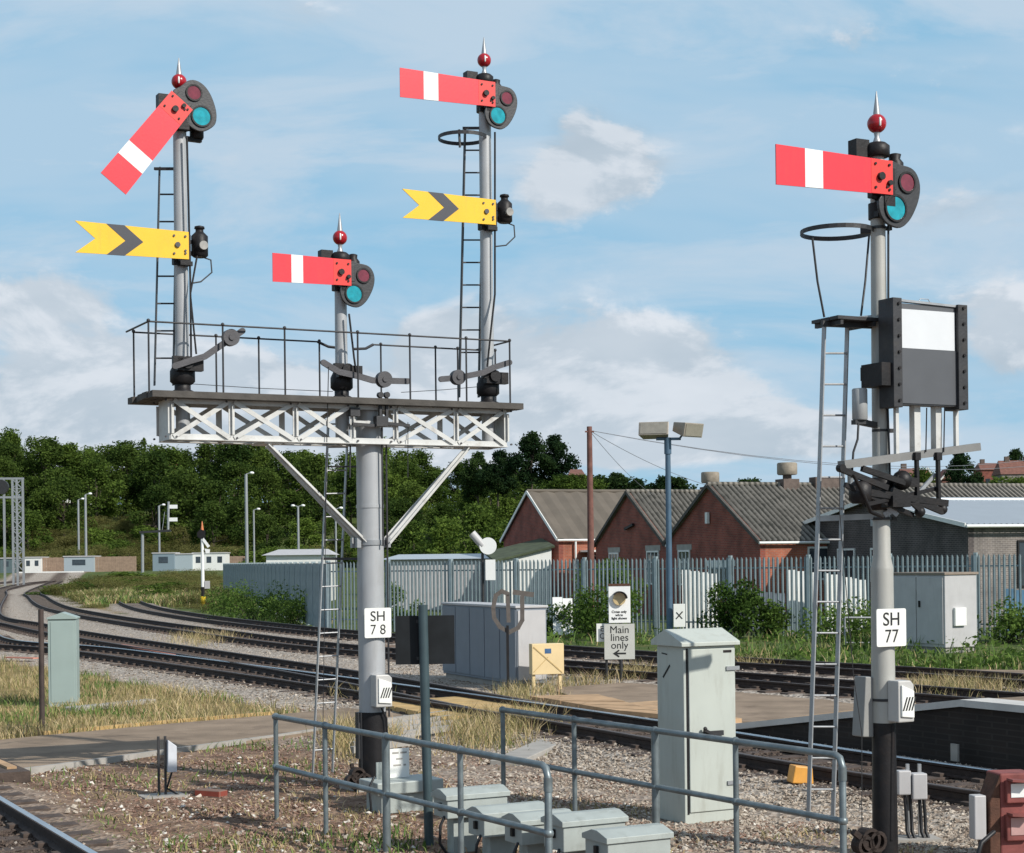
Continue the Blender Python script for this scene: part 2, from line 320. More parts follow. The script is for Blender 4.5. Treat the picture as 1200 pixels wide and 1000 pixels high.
def text(parent, s, size, loc, m=None, name='lettering', bold=.0, sx=1.0, rotz=0.0):
    c = bpy.data.curves.new(name, 'FONT'); c.body = s; c.size = size; c.align_x = 'CENTER'; c.align_y = 'CENTER'; c.extrude = .0015; c.offset = bold; c.space_line = .95
    tmp = bpy.data.objects.new('tmp', c); me = bpy.data.meshes.new_from_object(tmp); bpy.data.objects.remove(tmp); me.name = name
    o = bpy.data.objects.new(name, me); COL.objects.link(o); o.parent = parent; o.location = loc; o.rotation_euler = (PI / 2, 0, rotz); o.scale = (sx, 1, 1); me.materials.clear(); me.materials.append(m or sign_black); return o
def npmesh(name, V, F, m, attr=None, kind=None, smooth=False):
    me = bpy.data.meshes.new(name); k = F.shape[1]; me.vertices.add(len(V)); me.vertices.foreach_set('co', V.astype(np.float32).ravel()); me.loops.add(F.size); me.loops.foreach_set('vertex_index', F.astype(np.int32).ravel())
    me.polygons.add(len(F)); me.polygons.foreach_set('loop_start', np.arange(0, F.size, k, dtype=np.int32)); 
    try: me.polygons.foreach_set('loop_total', np.full(len(F), k, dtype=np.int32))
    except Exception: pass
    me.update(calc_edges=True)
    if attr is not None:
        a = me.attributes.new('rnd', 'FLOAT', 'FACE'); a.data.foreach_set('value', attr.astype(np.float32))
    me.polygons.foreach_set('use_smooth', np.full(len(F), smooth)); me.materials.append(m)
    o = bpy.data.objects.new(name, me); COL.objects.link(o)
    if kind: o['kind'] = kind
    return o

# ------------------------------------------------------------------ track lines (far rail, traced on rail-top level)
RZ = 0.24
def RP(px, py): return G(px, py, RZ).xy
def catmull(p, step=0.65):
    p = [Vector(a) for a in p]; p = [p[0] * 2 - p[1]] + p + [p[-1] * 2 - p[-2]]; out = []
    for i in range(1, len(p) - 2):
        n = max(2, int((p[i + 1] - p[i]).length / step))
        for j in range(n):
            t = j / n; a, b, c, d = p[i - 1], p[i], p[i + 1], p[i + 2]
            out.append(.5 * ((2 * b) + (c - a) * t + (2 * a - 5 * b + 4 * c - d) * t * t + (3 * b - a - 3 * c + d) * t ** 3))
    out.append(p[-2]); return out
def resample(pts, step):
    d = [0]
    for a, b in zip(pts, pts[1:]): d.append(d[-1] + (b - a).length)
    n = int(d[-1] / step); o = []; k = 0
    for i in range(n + 1):
        t = i * step
        while k < len(d) - 2 and d[k + 1] < t: k += 1
        f = (t - d[k]) / max(d[k + 1] - d[k], 1e-6); o.append(pts[k].lerp(pts[k + 1], min(max(f, 0), 1)))
    return o
def smooth_line(pts, it=40):
    for _ in range(it):
        pts = [pts[0]] + [(pts[i - 1] + pts[i] * 2 + pts[i + 1]) / 4 for i in range(1, len(pts) - 1)] + [pts[-1]]
    return pts
def offs(pts, w):
    o = []
    for i in range(len(pts)):
        d = (pts[min(i + 1, len(pts) - 1)] - pts[max(i - 1, 0)]).normalized(); o.append(pts[i] + Vector((-d.y, d.x)) * w)
    return o
# lines run from near right to far left
V2 = Vector
T2F = smooth_line(resample(catmull([V2((11.2, 9.5)), RP(1194, 906), RP(1026, 885), RP(863, 857), RP(670, 829), RP(420, 795), RP(200, 767), RP(90, 754), V2((-17.8, 59.5)), V2((-33.5, 106)), V2((-50, 152)), V2((-63, 192)), V2((-78, 260)), V2((-88, 330))]), .65), 30)
T1F = smooth_line(resample(catmull([RP(640, 824), RP(600, 818), RP(420, 786), RP(150, 747), RP(90, 738), RP(47, 729.5), V2((-27.0, 90)), V2((-45, 152)), V2((-56.5, 192)), V2((-72, 260)), V2((-82, 330))]), .65), 25)
T3F = smooth_line(resample(catmull([V2((17, 18)), RP(1200, 812), RP(863, 787), RP(420, 756), RP(245, 735.5), RP(200, 730), RP(117, 718), RP(75, 709), RP(55, 698.5), RP(50, 692), V2((-75, 285)), V2((-84, 330))]), .65), 25)
T4F = smooth_line(resample(catmull([V2((19, 20)), RP(1200, 789), RP(863, 770), RP(662, 756), RP(420, 739), RP(355, 733), RP(262, 723), RP(200, 714), V2((-22.5, 106)), V2((-25.5, 117))]), .65), 25)
p5a, p5b = RP(0, 935), RP(110, 1000); d5 = (p5b - p5a).normalized()
T5F = resample([p5a + d5 * 9, p5a - d5 * 24], .65)
GA = 1.435
centres = {k: offs(v, GA / 2) for k, v in (('1', T1F), ('2', T2F), ('3', T3F), ('4', T4F), ('5', T5F))}
# left-hand offset is towards the near / left side; check the sign
if centres['2'][20].x > T2F[20].x: centres = {k: offs(v, -GA / 2) for k, v in (('1', T1F), ('2', T2F), ('3', T3F), ('4', T4F), ('5', T5F))}; SGN = -1
else: SGN = 1
def rail_mesh(pts, head, side, parent):
    prof = [(-.07, 0), (.07, 0), (.07, .02), (.012, .04), (.012, .10), (.035, .115), (.035, .145)]
    full = prof + [(-.035, .145), (-.035, .115), (-.012, .10), (-.012, .04), (-.07, .02)]
    n = len(full); vs = []
    for i, p in enumerate(pts):
        d = (pts[min(i + 1, len(pts) - 1)] - pts[max(i - 1, 0)]).normalized(); x = Vector((-d.y, d.x))
        for a, b in full: q = p + x * a; vs.append((q.x, q.y, RZ - .155 + b))
    fs = [(i * n + j, i * n + (j + 1) % n, (i + 1) * n + (j + 1) % n, (i + 1) * n + j) for i in range(len(pts) - 1) for j in range(n)]
    r = MB().add(vs, fs).build('rail', side, parent)
    hv = []; hf = []
    for i, p in enumerate(pts):
        d = (pts[min(i + 1, len(pts) - 1)] - pts[max(i - 1, 0)]).normalized(); x = Vector((-d.y, d.x))
        for a, b in ((-.036, -.012), (-.034, .0), (.034, .0), (.036, -.012)): q = p + x * a; hv.append((q.x, q.y, RZ + b))
    for i in range(len(pts) - 1):
        for j in range(3): hf.append((i * 4 + j, i * 4 + j + 1, i * 4 + 5 + j, i * 4 + 4 + j))
    MB().add(hv, hf).build('rail_head', head, r)
def track(far, label, near_head, far_head, dmax, skip=lambda p: False):
    t = thing('railway_track', label, 'track')
    rail_mesh(far, far_head, rail_side, t); rail_mesh(offs(far, SGN * GA), near_head, rail_side, t)
    c = offs(far, SGN * GA / 2); nn = 0; proto = None
    for i, p in enumerate(c):
        if p.y > dmax or p.y < 11 or nn >= 95 or skip(p): continue
        d = (c[min(i + 1, len(c) - 1)] - c[max(i - 1, 0)]).normalized()
        if proto is None:
            mb = MB().box((0, 0, -.06), (2.5, .24, .13))
            for s in (-1, 1):
                for q in (-1, 1):
                    mb.box((s * GA / 2 + q * .115, 0, .022), (.09, .15, .05))
            proto = mb.build('sleeper', sleeper_m, t, .01); o = proto
        else: o = proto.copy(); COL.objects.link(o); o.parent = t
        o.location = (p.x, p.y, RZ - .155); o.rotation_euler = (0, 0, math.atan2(d.y, d.x) + PI / 2 + random.uniform(-.01, .01)); nn += 1
    return t
track(T2F, 'shiny main running line sweeping from lower right past the bracket signal post', rail_dull, rail_top, 75)
track(T1F, 'branch line joining the shiny main line behind the bracket signal post', rail_dull, rail_dull, 78, lambda p: p.y < 34)
track(T3F, 'darker line between the relay cabinets and the main running line, hooking round at far left', rail_dull, rail_dull, 75)
track(T4F, 'rusty rearmost line beside the weeds of the palisade fence', rail_dull, rail_dull, 80)
track(T5F, 'single rail line cutting the bottom left corner of the photo', rail_top, rail_top, 30)

# ------------------------------------------------------------------ ground sheet
def arr(pts): return np.array([[p.x, p.y] for p in pts])
CL = {k: arr(v) for k, v in centres.items()}
def dist(XY, line, step=2):
    l = line[::step]; out = np.full(len(XY), 1e9)
    for i in range(0, len(XY), 20000):
        q = XY[i:i + 20000]; out[i:i + 20000] = np.sqrt(((q[:, None, :] - l[None]) ** 2).sum(2)).min(1)
    return out
def side_of(XY, line):
    # positive beyond the line (far right side)
    l = line[::4]; out = np.zeros(len(XY))
    for i in range(0, len(XY), 20000):
        q = XY[i:i + 20000]; k = ((q[:, None, :] - l[None]) ** 2).sum(2).argmin(1); k = np.clip(k, 1, len(l) - 2); d = l[k + 1] - l[k - 1]; r = q - l[k]
        out[i:i + 20000] = -(d[:, 0] * r[:, 1] - d[:, 1] * r[:, 0]) / np.linalg.norm(d, axis=1)
    return out
PATHLINE = None
def sst(x, a, b):
    t = np.clip((x - a) / (b - a), 0, 1); return t * t * (3 - 2 * t)
def wob(XY, s, seed=0):
    x, y = XY[:, 0] * s + seed, XY[:, 1] * s - seed
    return (np.sin(x + 1.3 * np.sin(y * .9)) + np.sin(y * 1.7 + 1.1 * np.sin(x * 1.3)) + np.sin((x + y) * 2.3 + seed) * .6) / 2.6
def zones(XY):
    d = {k: dist(XY, v) for k, v in CL.items()}; s2 = side_of(XY, CL['2']); s4 = side_of(XY, CL['4'])
    w = wob(XY, 1.1)
    near = np.minimum(np.minimum(d['1'], d['2']), d['3']); near4 = d['4']
    b = 1 - sst(near + w * .35, 2.2, 2.9); b = np.maximum(b, 1 - sst(near4 + w * .3, 1.5, 2.0))
    between = ((d['2'] + d['3'] < 8.5) | (d['1'] + d['3'] < 7.5)).astype(float); b = np.maximum(b, between)
    # stony cess right of the walkway railings
    cess = (.50 + .25 * w) * (1 - sst(-s2 + w * .5, 4.0, 5.2)) * (s2 < 0) * (XY[:, 1] < 27); b = np.maximum(b, cess)
    b = np.maximum(b, (1 - sst(d['5'] + w * .2, 1.2, 1.8)) * .4)
    beyond = (s4 > 0) | ((XY[:, 1] > 75) & (XY[:, 0] > -22)) | (XY[:, 1] > 130)
    green = np.where(beyond, 1 - b, 0) 
    lefty = (s2 < 0) & (XY[:, 1] > 25.2 + (XY[:, 0] + 7.9) * 1.05)
    dry = np.where(lefty & ~beyond, (1 - b), 0)
    dry = np.maximum(dry, np.where((d['3'] < 20) & (XY[:, 1] > 70) & ~beyond, 1 - b, 0))
    return b, green, dry
SPX = [-700, 0, 110, 400, 520, 600, 680, 800, 950, 1080, 1200, 1900]; SH = [14, 12.7, 10.8, 11.0, 9.6, 7.8, 7, 7, 8, 10.5, 12.0, 13]
KF = 1.72
def hill(x, y): return KF * hill0(x / KF, y / KF) + 1.5 * sst(y, 284, 296) * (1 - sst(y, 330, 360)) * (x < -20)
def hill0(x, y):
    a = 600 + 2000 * x / np.maximum(y, 1); top = np.interp(a, SPX, SH); base = np.interp(a, [-700, 300, 620, 760, 1900], [192, 190, 185, 170, 165])
    return top * sst(y, base, base + 75) + 6 * sst(y, 330, 900)
def make_ground():
    al = np.concatenate([[-60, -12, -4, -2, -1.2, -.8, -.6], np.linspace(-.48, .48, 300), [.6, .8, 1.2, 2, 4, 12, 60]])
    ds = [-400, -60, -5, 5]; y = 9.0
    while y < 3500: ds.append(y); y *= 1.0075 if y < 130 else 1.03
    ds = np.array(ds); X = al[None, :] * np.maximum(ds, 9.0)[:, None]; Y = np.repeat(ds[:, None], len(al), 1)
    XY = np.stack([X.ravel(), Y.ravel()], 1); Z = hill(XY[:, 0], XY[:, 1])
    Z = Z + np.where((XY[:, 1] > 8) & (XY[:, 1] < 60), wob(XY, 1.7, 3) * .018 + wob(XY, 5.1, 5) * .010, 0)
    b, g, dr = zones(XY); b[XY[:, 1] > 300] = 0
    bedm = np.maximum(1 - sst(np.min([dist(XY, CL[k]) for k in '1235'], 0), .85, 1.25), .8 * (1 - sst(dist(XY, CL['4']), .8, 1.4))) * .88
    dn = np.min([dist(XY, CL[k]) for k in '12345'], 0); Z = Z + .07 * (1 - sst(dn, 1.3, 1.9)) * (XY[:, 1] > 8) * (XY[:, 1] < 200)
    r, c = X.shape; idx = np.arange(r * c).reshape(r, c)
    F = np.stack([idx[:-1, :-1], idx[:-1, 1:], idx[1:, 1:], idx[1:, :-1]], -1).reshape(-1, 4)
    m = bpy.data.materials.new('ground_mixed'); m.use_nodes = True; nt = m.node_tree; N = nt.nodes; L = nt.links; bs = N['Principled BSDF']; bs.inputs['Roughness'].default_value = .95; bs.inputs['Specular IOR Level'].default_value = .2
    at = N.new('ShaderNodeAttribute'); at.attribute_name = 'zone'; sp = N.new('ShaderNodeSeparateColor'); L.new(at.outputs['Color'], sp.inputs[0])
    ge = N.new('ShaderNodeNewGeometry')
    def noise(sc, det=6, ro=.6):
        n = N.new('ShaderNodeTexNoise'); n.inputs['Scale'].default_value = sc; n.inputs['Detail'].default_value = det; n.inputs['Roughness'].default_value = ro; L.new(ge.outputs['Position'], n.inputs[0]); return n.outputs[0]
    def ramp(x, st):
        n = N.new('ShaderNodeValToRGB'); L.new(x, n.inputs[0]); e = n.color_ramp.elements
        while len(e) < len(st): e.new(.5)
        for i, (p, c_) in enumerate(st): e[i].position = p; e[i].color = (*c_, 1)
        return n.outputs[0]
    def mix(f, a, b_):
        n = N.new('ShaderNodeMix'); n.data_type = 'RGBA'; n.clamp_factor = True; L.new(f, n.inputs[0]); L.new(a, n.inputs[6]); L.new(b_, n.inputs[7]); return n.outputs[2]
    vo = N.new('ShaderNodeTexVoronoi'); vo.inputs['Scale'].default_value = 16; L.new(ge.outputs['Position'], vo.inputs[0]); vs = N.new('ShaderNodeSeparateColor'); L.new(vo.outputs['Color'], vs.inputs[0])
    soil = ramp(noise(2.3, 9, .75), [(.30, (.05, .032, .022)), (.44, (.15, .092, .062)), (.58, (.27, .185, .13)), (.75, (.40, .31, .23))])
    ball = ramp(vs.outputs[0], [(0, (.19, .155, .125)), (.5, (.35, .30, .25)), (1, (.48, .43, .375))])
    bed = ramp(vs.outputs[0], [(0, (.035, .024, .018)), (.6, (.085, .06, .045)), (1, (.18, .14, .11))])
    gr = ramp(noise(.9, 8, .7), [(.3, (.035, .060, .015)), (.5, (.075, .11, .03)), (.62, (.14, .14, .05)), (.78, (.19, .15, .075))])
    dry = ramp(noise(1.4, 8, .7), [(.3, (.10, .10, .03)), (.5, (.24, .18, .075)), (.75, (.34, .24, .12))])
    c_ = mix(sp.outputs[1], soil, gr); c_ = mix(sp.outputs[2], c_, dry); c_ = mix(sp.outputs[0], c_, ball); c_ = mix(at.outputs['Alpha'], c_, bed)
    L.new(c_, bs.inputs['Base Color'])
    bp = N.new('ShaderNodeBump'); bp.inputs['Strength'].default_value = .8; bp.inputs['Distance'].default_value = .04; L.new(vo.outputs['Distance'], bp.inputs['Height']); L.new(bp.outputs[0], bs.inputs['Normal'])
    o = npmesh('ground', np.column_stack([XY, Z]), F, m, kind='structure', smooth=True)
    ca = o.data.attributes.new('zone', 'FLOAT_COLOR', 'POINT'); ca.data.foreach_set('color', np.column_stack([b, g, dr, bedm]).astype(np.float32).ravel())
make_ground()

# ------------------------------------------------------------------ paths, crossings, platform ramp
def slab(name, poly, z0, z1, m, parent=None, kind=None, bevel=0):
    n = len(poly); q = [Vector(p).to_2d() for p in poly]
    ar = sum(q[i].x * q[(i + 1) % n].y - q[(i + 1) % n].x * q[i].y for i in range(n))
    if ar < 0: q = q[::-1]
    vs = [(p.x, p.y, z0) for p in q] + [(p.x, p.y, z1) for p in q]
    return MB().add(vs, [tuple(range(n))[::-1], tuple(range(n, 2 * n))] + [(i, (i + 1) % n, (i + 1) % n + n, i + n) for i in range(n)]).build(name, m, parent, bevel, kind)
g = lambda px, py, z=0.05: G(px, py, z)
path_near = [g(-260, 952), g(0, 907), g(85, 896), g(200, 880), g(330, 863), g(415, 850), g(520, 836), g(560, 832), g(520, 819), g(420, 828), g(320, 838), g(200, 848), g(50, 862), g(0, 867), g(-260, 892)]
slab('footpath', path_near, -.05, .05, tarmac, kind='structure')
slab('island_path', [g(640, 806.5), g(772, 797.5), g(1000, 789), g(1060, 800), g(1060, 824), g(990, 833), g(880, 846), g(862, 846), g(772, 834), g(700, 825)], -.05, .052, tarmac, kind='structure')
slab('far_path', [g(1040, 791), g(1120, 788), g(1260, 790), g(1260, 800), g(1150, 803), g(1040, 801)], -.05, .12, tarmac, kind='structure')
def edging(pxs, label, w=.07):
    mb = MB()
    for a, b in zip(pxs, pxs[1:]): mb.bar(G(*a, .03), G(*b, .03), w, .10)
    return tag(mb.build('kerb_edging', concrete), label, 'kerb')
edging([(0, 908.5), (85, 897.5), (200, 881.5), (330, 864), (415, 851), (470, 843)], 'pale chipped edging board along the near side of the brown footpath')
eo = MB()
for a, b in zip([(50, 861), (200, 847)], [(200, 847), (320, 837)]): eo.bar(G(*a, .03), G(*b, .03), .07, .1)
tag(eo.build('kerb_edging', timber_y), 'thin ochre timber edging along the grass side of the brown footpath', 'kerb')
# crossing boards: planks over the main line
def boards(a, b, c, d, n, label, m, z=.17, th=.08, gap=.03):
    t = thing('crossing_deck', label, 'crossing')
    A, B, C, Dd = [G(*q, z).xy for q in (a, b, c, d)]
    for i in range(n):
        f0, f1 = (i + gap) / n, (i + 1 - gap) / n
        slab('board', [A.lerp(Dd, f0), B.lerp(C, f0), B.lerp(C, f1), A.lerp(Dd, f1)], z - th, z + random.uniform(-.008, .008), m, t)
    return t
boards((437, 823), (555, 815), (640, 832), (520, 840), 6, 'ochre timber crossing boards on the near side of the main line by the post', timber_y, .15)
boards((618, 815), (700, 813), (790, 838), (722, 832), 5, 'orange timber crossing panel beyond the main line left of the tall cabinet', timber, .15)
boards((735, 824), (772, 821), (870, 842), (815, 846), 5, 'striped timber crossing boards meeting the ramp foot by the tall cabinet', timber, .11)
st = thing('board_steps', 'pale slatted timber steps beside the foot of the bracket signal post', 'steps')
for i in range(6):
    a = G(505 - i * 6, 838 + i * 5.6, .05); b = G(405 - i * 7, 853 + i * 5.6, .05)
    if i < 4: b = G(412, 851 + i * 6, .10); a = G(528, 835 + i * 6, .10)
    else: a = G(485, 841 + i * 5.6, .10); b = G(412, 851 + i * 5.6, .10)
    MB().bar(a, b, .09, .09).build('board', concrete, st)
st2 = thing('crossing_end', 'brown timber crossing end at the left edge beside the bottom corner rail', 'crossing')
MB().bar(G(-60, 880, .1), G(12, 912, .1), .5, .14).build('board', sleeper_m, st2); MB().bar(G(-60, 874, .12), G(14, 906, .12), .12, .16).build('edge_board', timber, st2)

# platform ramp
def platform():
    t = thing('platform_ramp', 'dark walled platform ramp with pale coping rising to the right edge', 'platform', (0, 0, 0))
    e = [Vector((3.3, 26.75, .10)), Vector((3.47, 26.4, .14)), Vector((5.77, 21.9, .85)), Vector((11.4, 11.0, .88))]; nrm = Vector((.89, .455, 0))
    w = 1.6
    mb = MB()
    for a, b in zip(e, e[1:]):
        q = [a, b, b + nrm * w, a + nrm * w]; mb.add([(p.x, p.y, -.02) for p in q] + [(p.x, p.y, p.z - .1) for p in q], [(0, 1, 5, 4), (2, 3, 7, 6), (4, 5, 6, 7), (0, 3, 2, 1)])
    mb.build('ramp_wall', brick('pit_brick', (.026, .018, .014), (.017, .013, .011), (.030, .024, .02)), t)
    cp = MB(); tp = MB()
    for a, b in zip(e, e[1:]):
        i0, i1 = -.06, .42
        q = [a + nrm * i0, b + nrm * i0, b + nrm * i1, a + nrm * i1]
        cp.add([(p.x, p.y, p.z - .09) for p in q] + [(p.x, p.y, p.z) for p in q], [(0, 3, 2, 1), (4, 5, 6, 7), (0, 1, 5, 4), (1, 2, 6, 5), (2, 3, 7, 6), (3, 0, 4, 7)])
        q = [a + nrm * (i1 + .004), b + nrm * (i1 + .004), b + nrm * w, a + nrm * w]
        tp.add([(p.x, p.y, p.z - .09) for p in q] + [(p.x, p.y, p.z - .01) for p in q], [(0, 3, 2, 1), (4, 5, 6, 7), (0, 1, 5, 4), (1, 2, 6, 5), (2, 3, 7, 6), (3, 0, 4, 7)])
    cp.build('coping', mat('coping_concrete', (.55, .53, .50), .85, 0, .1, 3, .1, 30, .4, (.24, .22, .2), 3), t); tp.build('ramp_surface', tarmac, t)
    f = Frame((0, 0, 0), 0); c = P(1119, 882, 21.8); MB().box(c, (.13, .03, .22), Matrix.Rotation(-1.1, 3, 'Z')).build('marker_plate', concrete, t)
platform()

# ------------------------------------------------------------------ semaphore parts
def home_arm(parent, piv, y, length, ang=0.0, hw=.165, sc=1.0, tip=1.06, sang=None):
    def part(poly, y0, y1, name, m, par): return MB().prism(poly, y0, y1, (piv.x, piv.z), ang).build(name, m, par)
    L = length; r = .14 * sc; hr = hw * .92; w0 = -L; w1 = -L + .27 * L; w2 = w1 + .17 * L
    def hh(x): return hr + (hw * tip - hr) * (-x / L)
    arm = part([(w0, -hh(w0)), (r, -hr), (r, hr), (w0, hh(w0))], y, y + .012, 'signal_arm', red_enamel, parent)
    part([(w1, -hh(w1) - .001), (w2, -hh(w2) - .001), (w2, hh(w2) + .001), (w1, hh(w1) + .001)], y - .0025, y + .0145, 'white_band', white_enamel, arm)
    part([(-.10 * sc, -hr - .001), (r + .001, -hr - .001), (r + .001, hr + .001), (-.10 * sc, hr + .001)], y - .002, y + .014, 'root_plate', orange_red, arm)
    bl = MB()
    ca, sa = math.cos(ang), math.sin(ang)
    def rp(a, b): return (piv.x + a * ca - b * sa, piv.z + a * sa + b * ca)
    bl.disc_y(rp(0, 0), .035, y - .035, y, 14); bl.disc_y(rp(.10 * sc, -.05), .024, y - .03, y, 12)
    for a, b in ((-.055, .11), (-.055, -.10), (.10, .11), (.10, -.11), (.075, -.085)): bl.disc_y(rp(a * sc, b * sc), .012, y - .014, y, 8)
    bl.build('bolt', black_paint, arm)
    zs = 1.0 * sc
    ang = ang if sang is None else sang; ca, sa = math.cos(ang), math.sin(ang); kx = 1.13
    out = [(748, 470), (800, 477), (860, 487), (895, 520), (912, 580), (906, 650), (882, 722), (848, 785), (803, 826), (755, 824), (712, 800), (686, 752), (680, 690), (708, 645), (742, 610)]
    poly = [((a - 680) * .00181 * zs * kx, -(b - 560) * .00161 * zs) for a, b in out]
    n_ = len(poly); fine = []
    for i in range(n_):
        a_, b_, c_, d_ = [Vector(poly[(i + j) % n_]) for j in (-1, 0, 1, 2)]
        for t in (0, .33, .66): fine.append(tuple(.5 * ((2 * b_) + (c_ - a_) * t + (2 * a_ - 5 * b_ + 4 * c_ - d_) * t * t + (3 * b_ - a_ - 3 * c_ + d_) * t ** 3)))
    sp = MB().prism(fine, y + .02, y + .05, (piv.x, piv.z), ang)
    sp.prism([(.10 * zs, .10), (.20 * zs, .10), (.20 * zs, -.10), (.10 * zs, -.10)], y + .016, y + .045, (piv.x, piv.z), ang)
    so_ = sp.build('spectacle', spect, parent, .006)
    for (cx, cz, rr, m) in ((.281 * zs * kx, -.021 * zs, .080 * zs, lens_red), (.163 * zs * kx, -.262 * zs, .106 * zs, lens_green)):
        c = rp(cx, cz); MB().disc_y(c, rr, y + .012, y + .016, 24).build('lens', m, so_); MB().ring_y(c, rr, .018, y + .004, y + .021, 24).build('lens_rim', black_paint, so_)
def distant_arm(parent, piv, y, length, ang=0.0, hw=.165):
    L = length; r = .13
    def part(poly, y0, y1, name, m, par): return MB().prism(poly, y0, y1, (piv.x, piv.z), ang).build(name, m, par)
    hr = hw * .93
    arm = part([(r, -hr), (r, hr), (-L, hw * 1.08), (-L + .22, 0), (-L, -hw * 1.02)], y, y + .012, 'signal_arm', yellow_enamel, parent)
    x0 = -L * .70; wd = .20
    part([(x0, hw * 1.04), (x0 + wd, hw * 1.03), (x0 + wd + .21, 0), (x0 + wd, -hw * 1.0), (x0, -hw * 1.01), (x0 + .21, 0)], y - .0025, y + .0145, 'chevron', chevron, arm)
    bl = MB(); ca, sa = math.cos(ang), math.sin(ang)
    def rp(a, b): return (piv.x + a * ca - b * sa, piv.z + a * sa + b * ca)
    for a, b in ((-.04, .10), (-.04, -.10), (.09, .10), (.09, -.09), (.09, -.06)): bl.disc_y(rp(a, b), .013, y - .014, y, 8)
    bl.disc_y(rp(0, 0), .03, y - .02, y, 12); bl.build('bolt', weight_grey, arm)
def lamp(parent, c, y, s=1.0):
    mb = MB(); mb.lathe([(.07 * s, -.14 * s), (.095 * s, -.12 * s), (.095 * s, .10 * s), (.06 * s, .135 * s), (.045 * s, .15 * s), (.045 * s, .18 * s), (.06 * s, .185 * s), (.055 * s, .21 * s), (.02, .22 * s)], (c.x, y, c.z), 16)
    l_ = mb.build('signal_lamp', black_paint, parent)
    MB().disc_y((c.x + .01, c.z - .02 * s), .05 * s, y - .13 * s, y - .09 * s, 16).build('lamp_lens', lens_red if False else mat('clear_lens', (.35, .33, .30), .1, 0, .2, 10, spec=.8), l_)
    return l_
def finial(parent, c, ytip_len, s=1.0):
    # c: local position of the ball centre
    mb = MB(); mb.lathe([(.05 * s, -.20 * s), (.036 * s, -.16 * s), (.022 * s, -.12 * s), (.03 * s, -.08 * s)], c, 16)
    mb.lathe([(.035 * s, .07 * s), (.032 * s, .10 * s), (.004, ytip_len)], c, 14); f = mb.build('finial', galv, parent)
    MB().sphere(c, .088 * s, 20, 12).build('finial_ball', ball_red, f)
    MB().lathe([(.001, -.042 * s), (.010 * s, -.034 * s), (.011 * s, 0), (.010 * s, .034 * s), (.001, .042 * s)], (c[0] - .026 * s, c[1] - .078 * s, c[2]), 10).build('sky_slot_inlay', white_enamel, f)  # pale inlay painted in place of bright sky through the pierced ball
    cap = MB().lathe([(.10 * s, -.31 * s), (.115 * s, -.30 * s), (.115 * s, -.21 * s), (.08 * s, -.18 * s), (.04 * s, -.17 * s)], c, 20); cap.box((c[0] - .17 * s, c[1] + .05, c[2] - .26 * s), (.15 * s, .12 * s, .20 * s)); cap.build('post_cap', black_paint, f)
def ladder(parent, a0, a1, b0, b1, spacing, r=.014, m=None, name='ladder'):
    a0, a1, b0, b1 = map(Vector, (a0, a1, b0, b1)); mb = MB(); mb.bar(a0, a1, .012, .05, up=(0, 1, 0)); mb.bar(b0, b1, .012, .05, up=(0, 1, 0))
    n = int((a1 - a0).length / spacing)
    for i in range(1, n): t = i / n; mb.tube([a0.lerp(a1, t), b0.lerp(b1, t)], r * .75, 6)
    return mb.build(name, m or galv, parent)
def balance(parent, pts, y, wi, r=.085):
    mb = MB()
    for a, b in zip(pts, pts[1:]): mb.bar((a.x, y, a.z), (b.x, y, b.z), .025, .07, up=(0, 0, 1))
    for p in pts: mb.disc_y((p.x, p.z), .035, y - .013, y + .013, 12)
    l_ = mb.build('balance_lever', weight_grey, parent); w = wi
    MB().disc_y((w.x, w.z), r, y - .05, y + .04, 20).disc_y((w.x, w.z), r * .35, y - .065, y - .05, 12).build('balance_weight', weight_grey, l_)

# ------------------------------------------------------------------ bracket signal SH 78
TH = R(27.5)
b78 = G(437.5, 924); FR = Frame(b78, TH)
sig = thing('bracket_signal', 'tall grey bracket semaphore signal numbered SH 78 carrying three dolls on a lattice gantry', 'railway signal', b78, TH)
l = FR.l
zdeck = l(300, 468, -.5).z
z_blk = l(437, 833).z; z_ptop = l(437, 478).z
MB().lathe([(.178, 0), (.178, .02), (.165, z_blk - .01)], n=28).build('post_base', black_paint, sig)
MB().lathe([(.160, z_blk - .012), (.158, z_ptop), ], n=32).lathe([(.166, z_ptop - 1.2), (.166, z_ptop - 1.16)], n=32).build('main_post', post_grey, sig)
zc = l(437, 636).z
mb = MB().lathe([(.172, zc - .03), (.172, zc + .03)], n=28)
for s in (-1, 1): mb.box((s * .19, -.08, zc), (.05, .06, .12)); mb.box((s * .19, .08, zc), (.05, .06, .12))
mb.build('brace_collar', galv, sig)
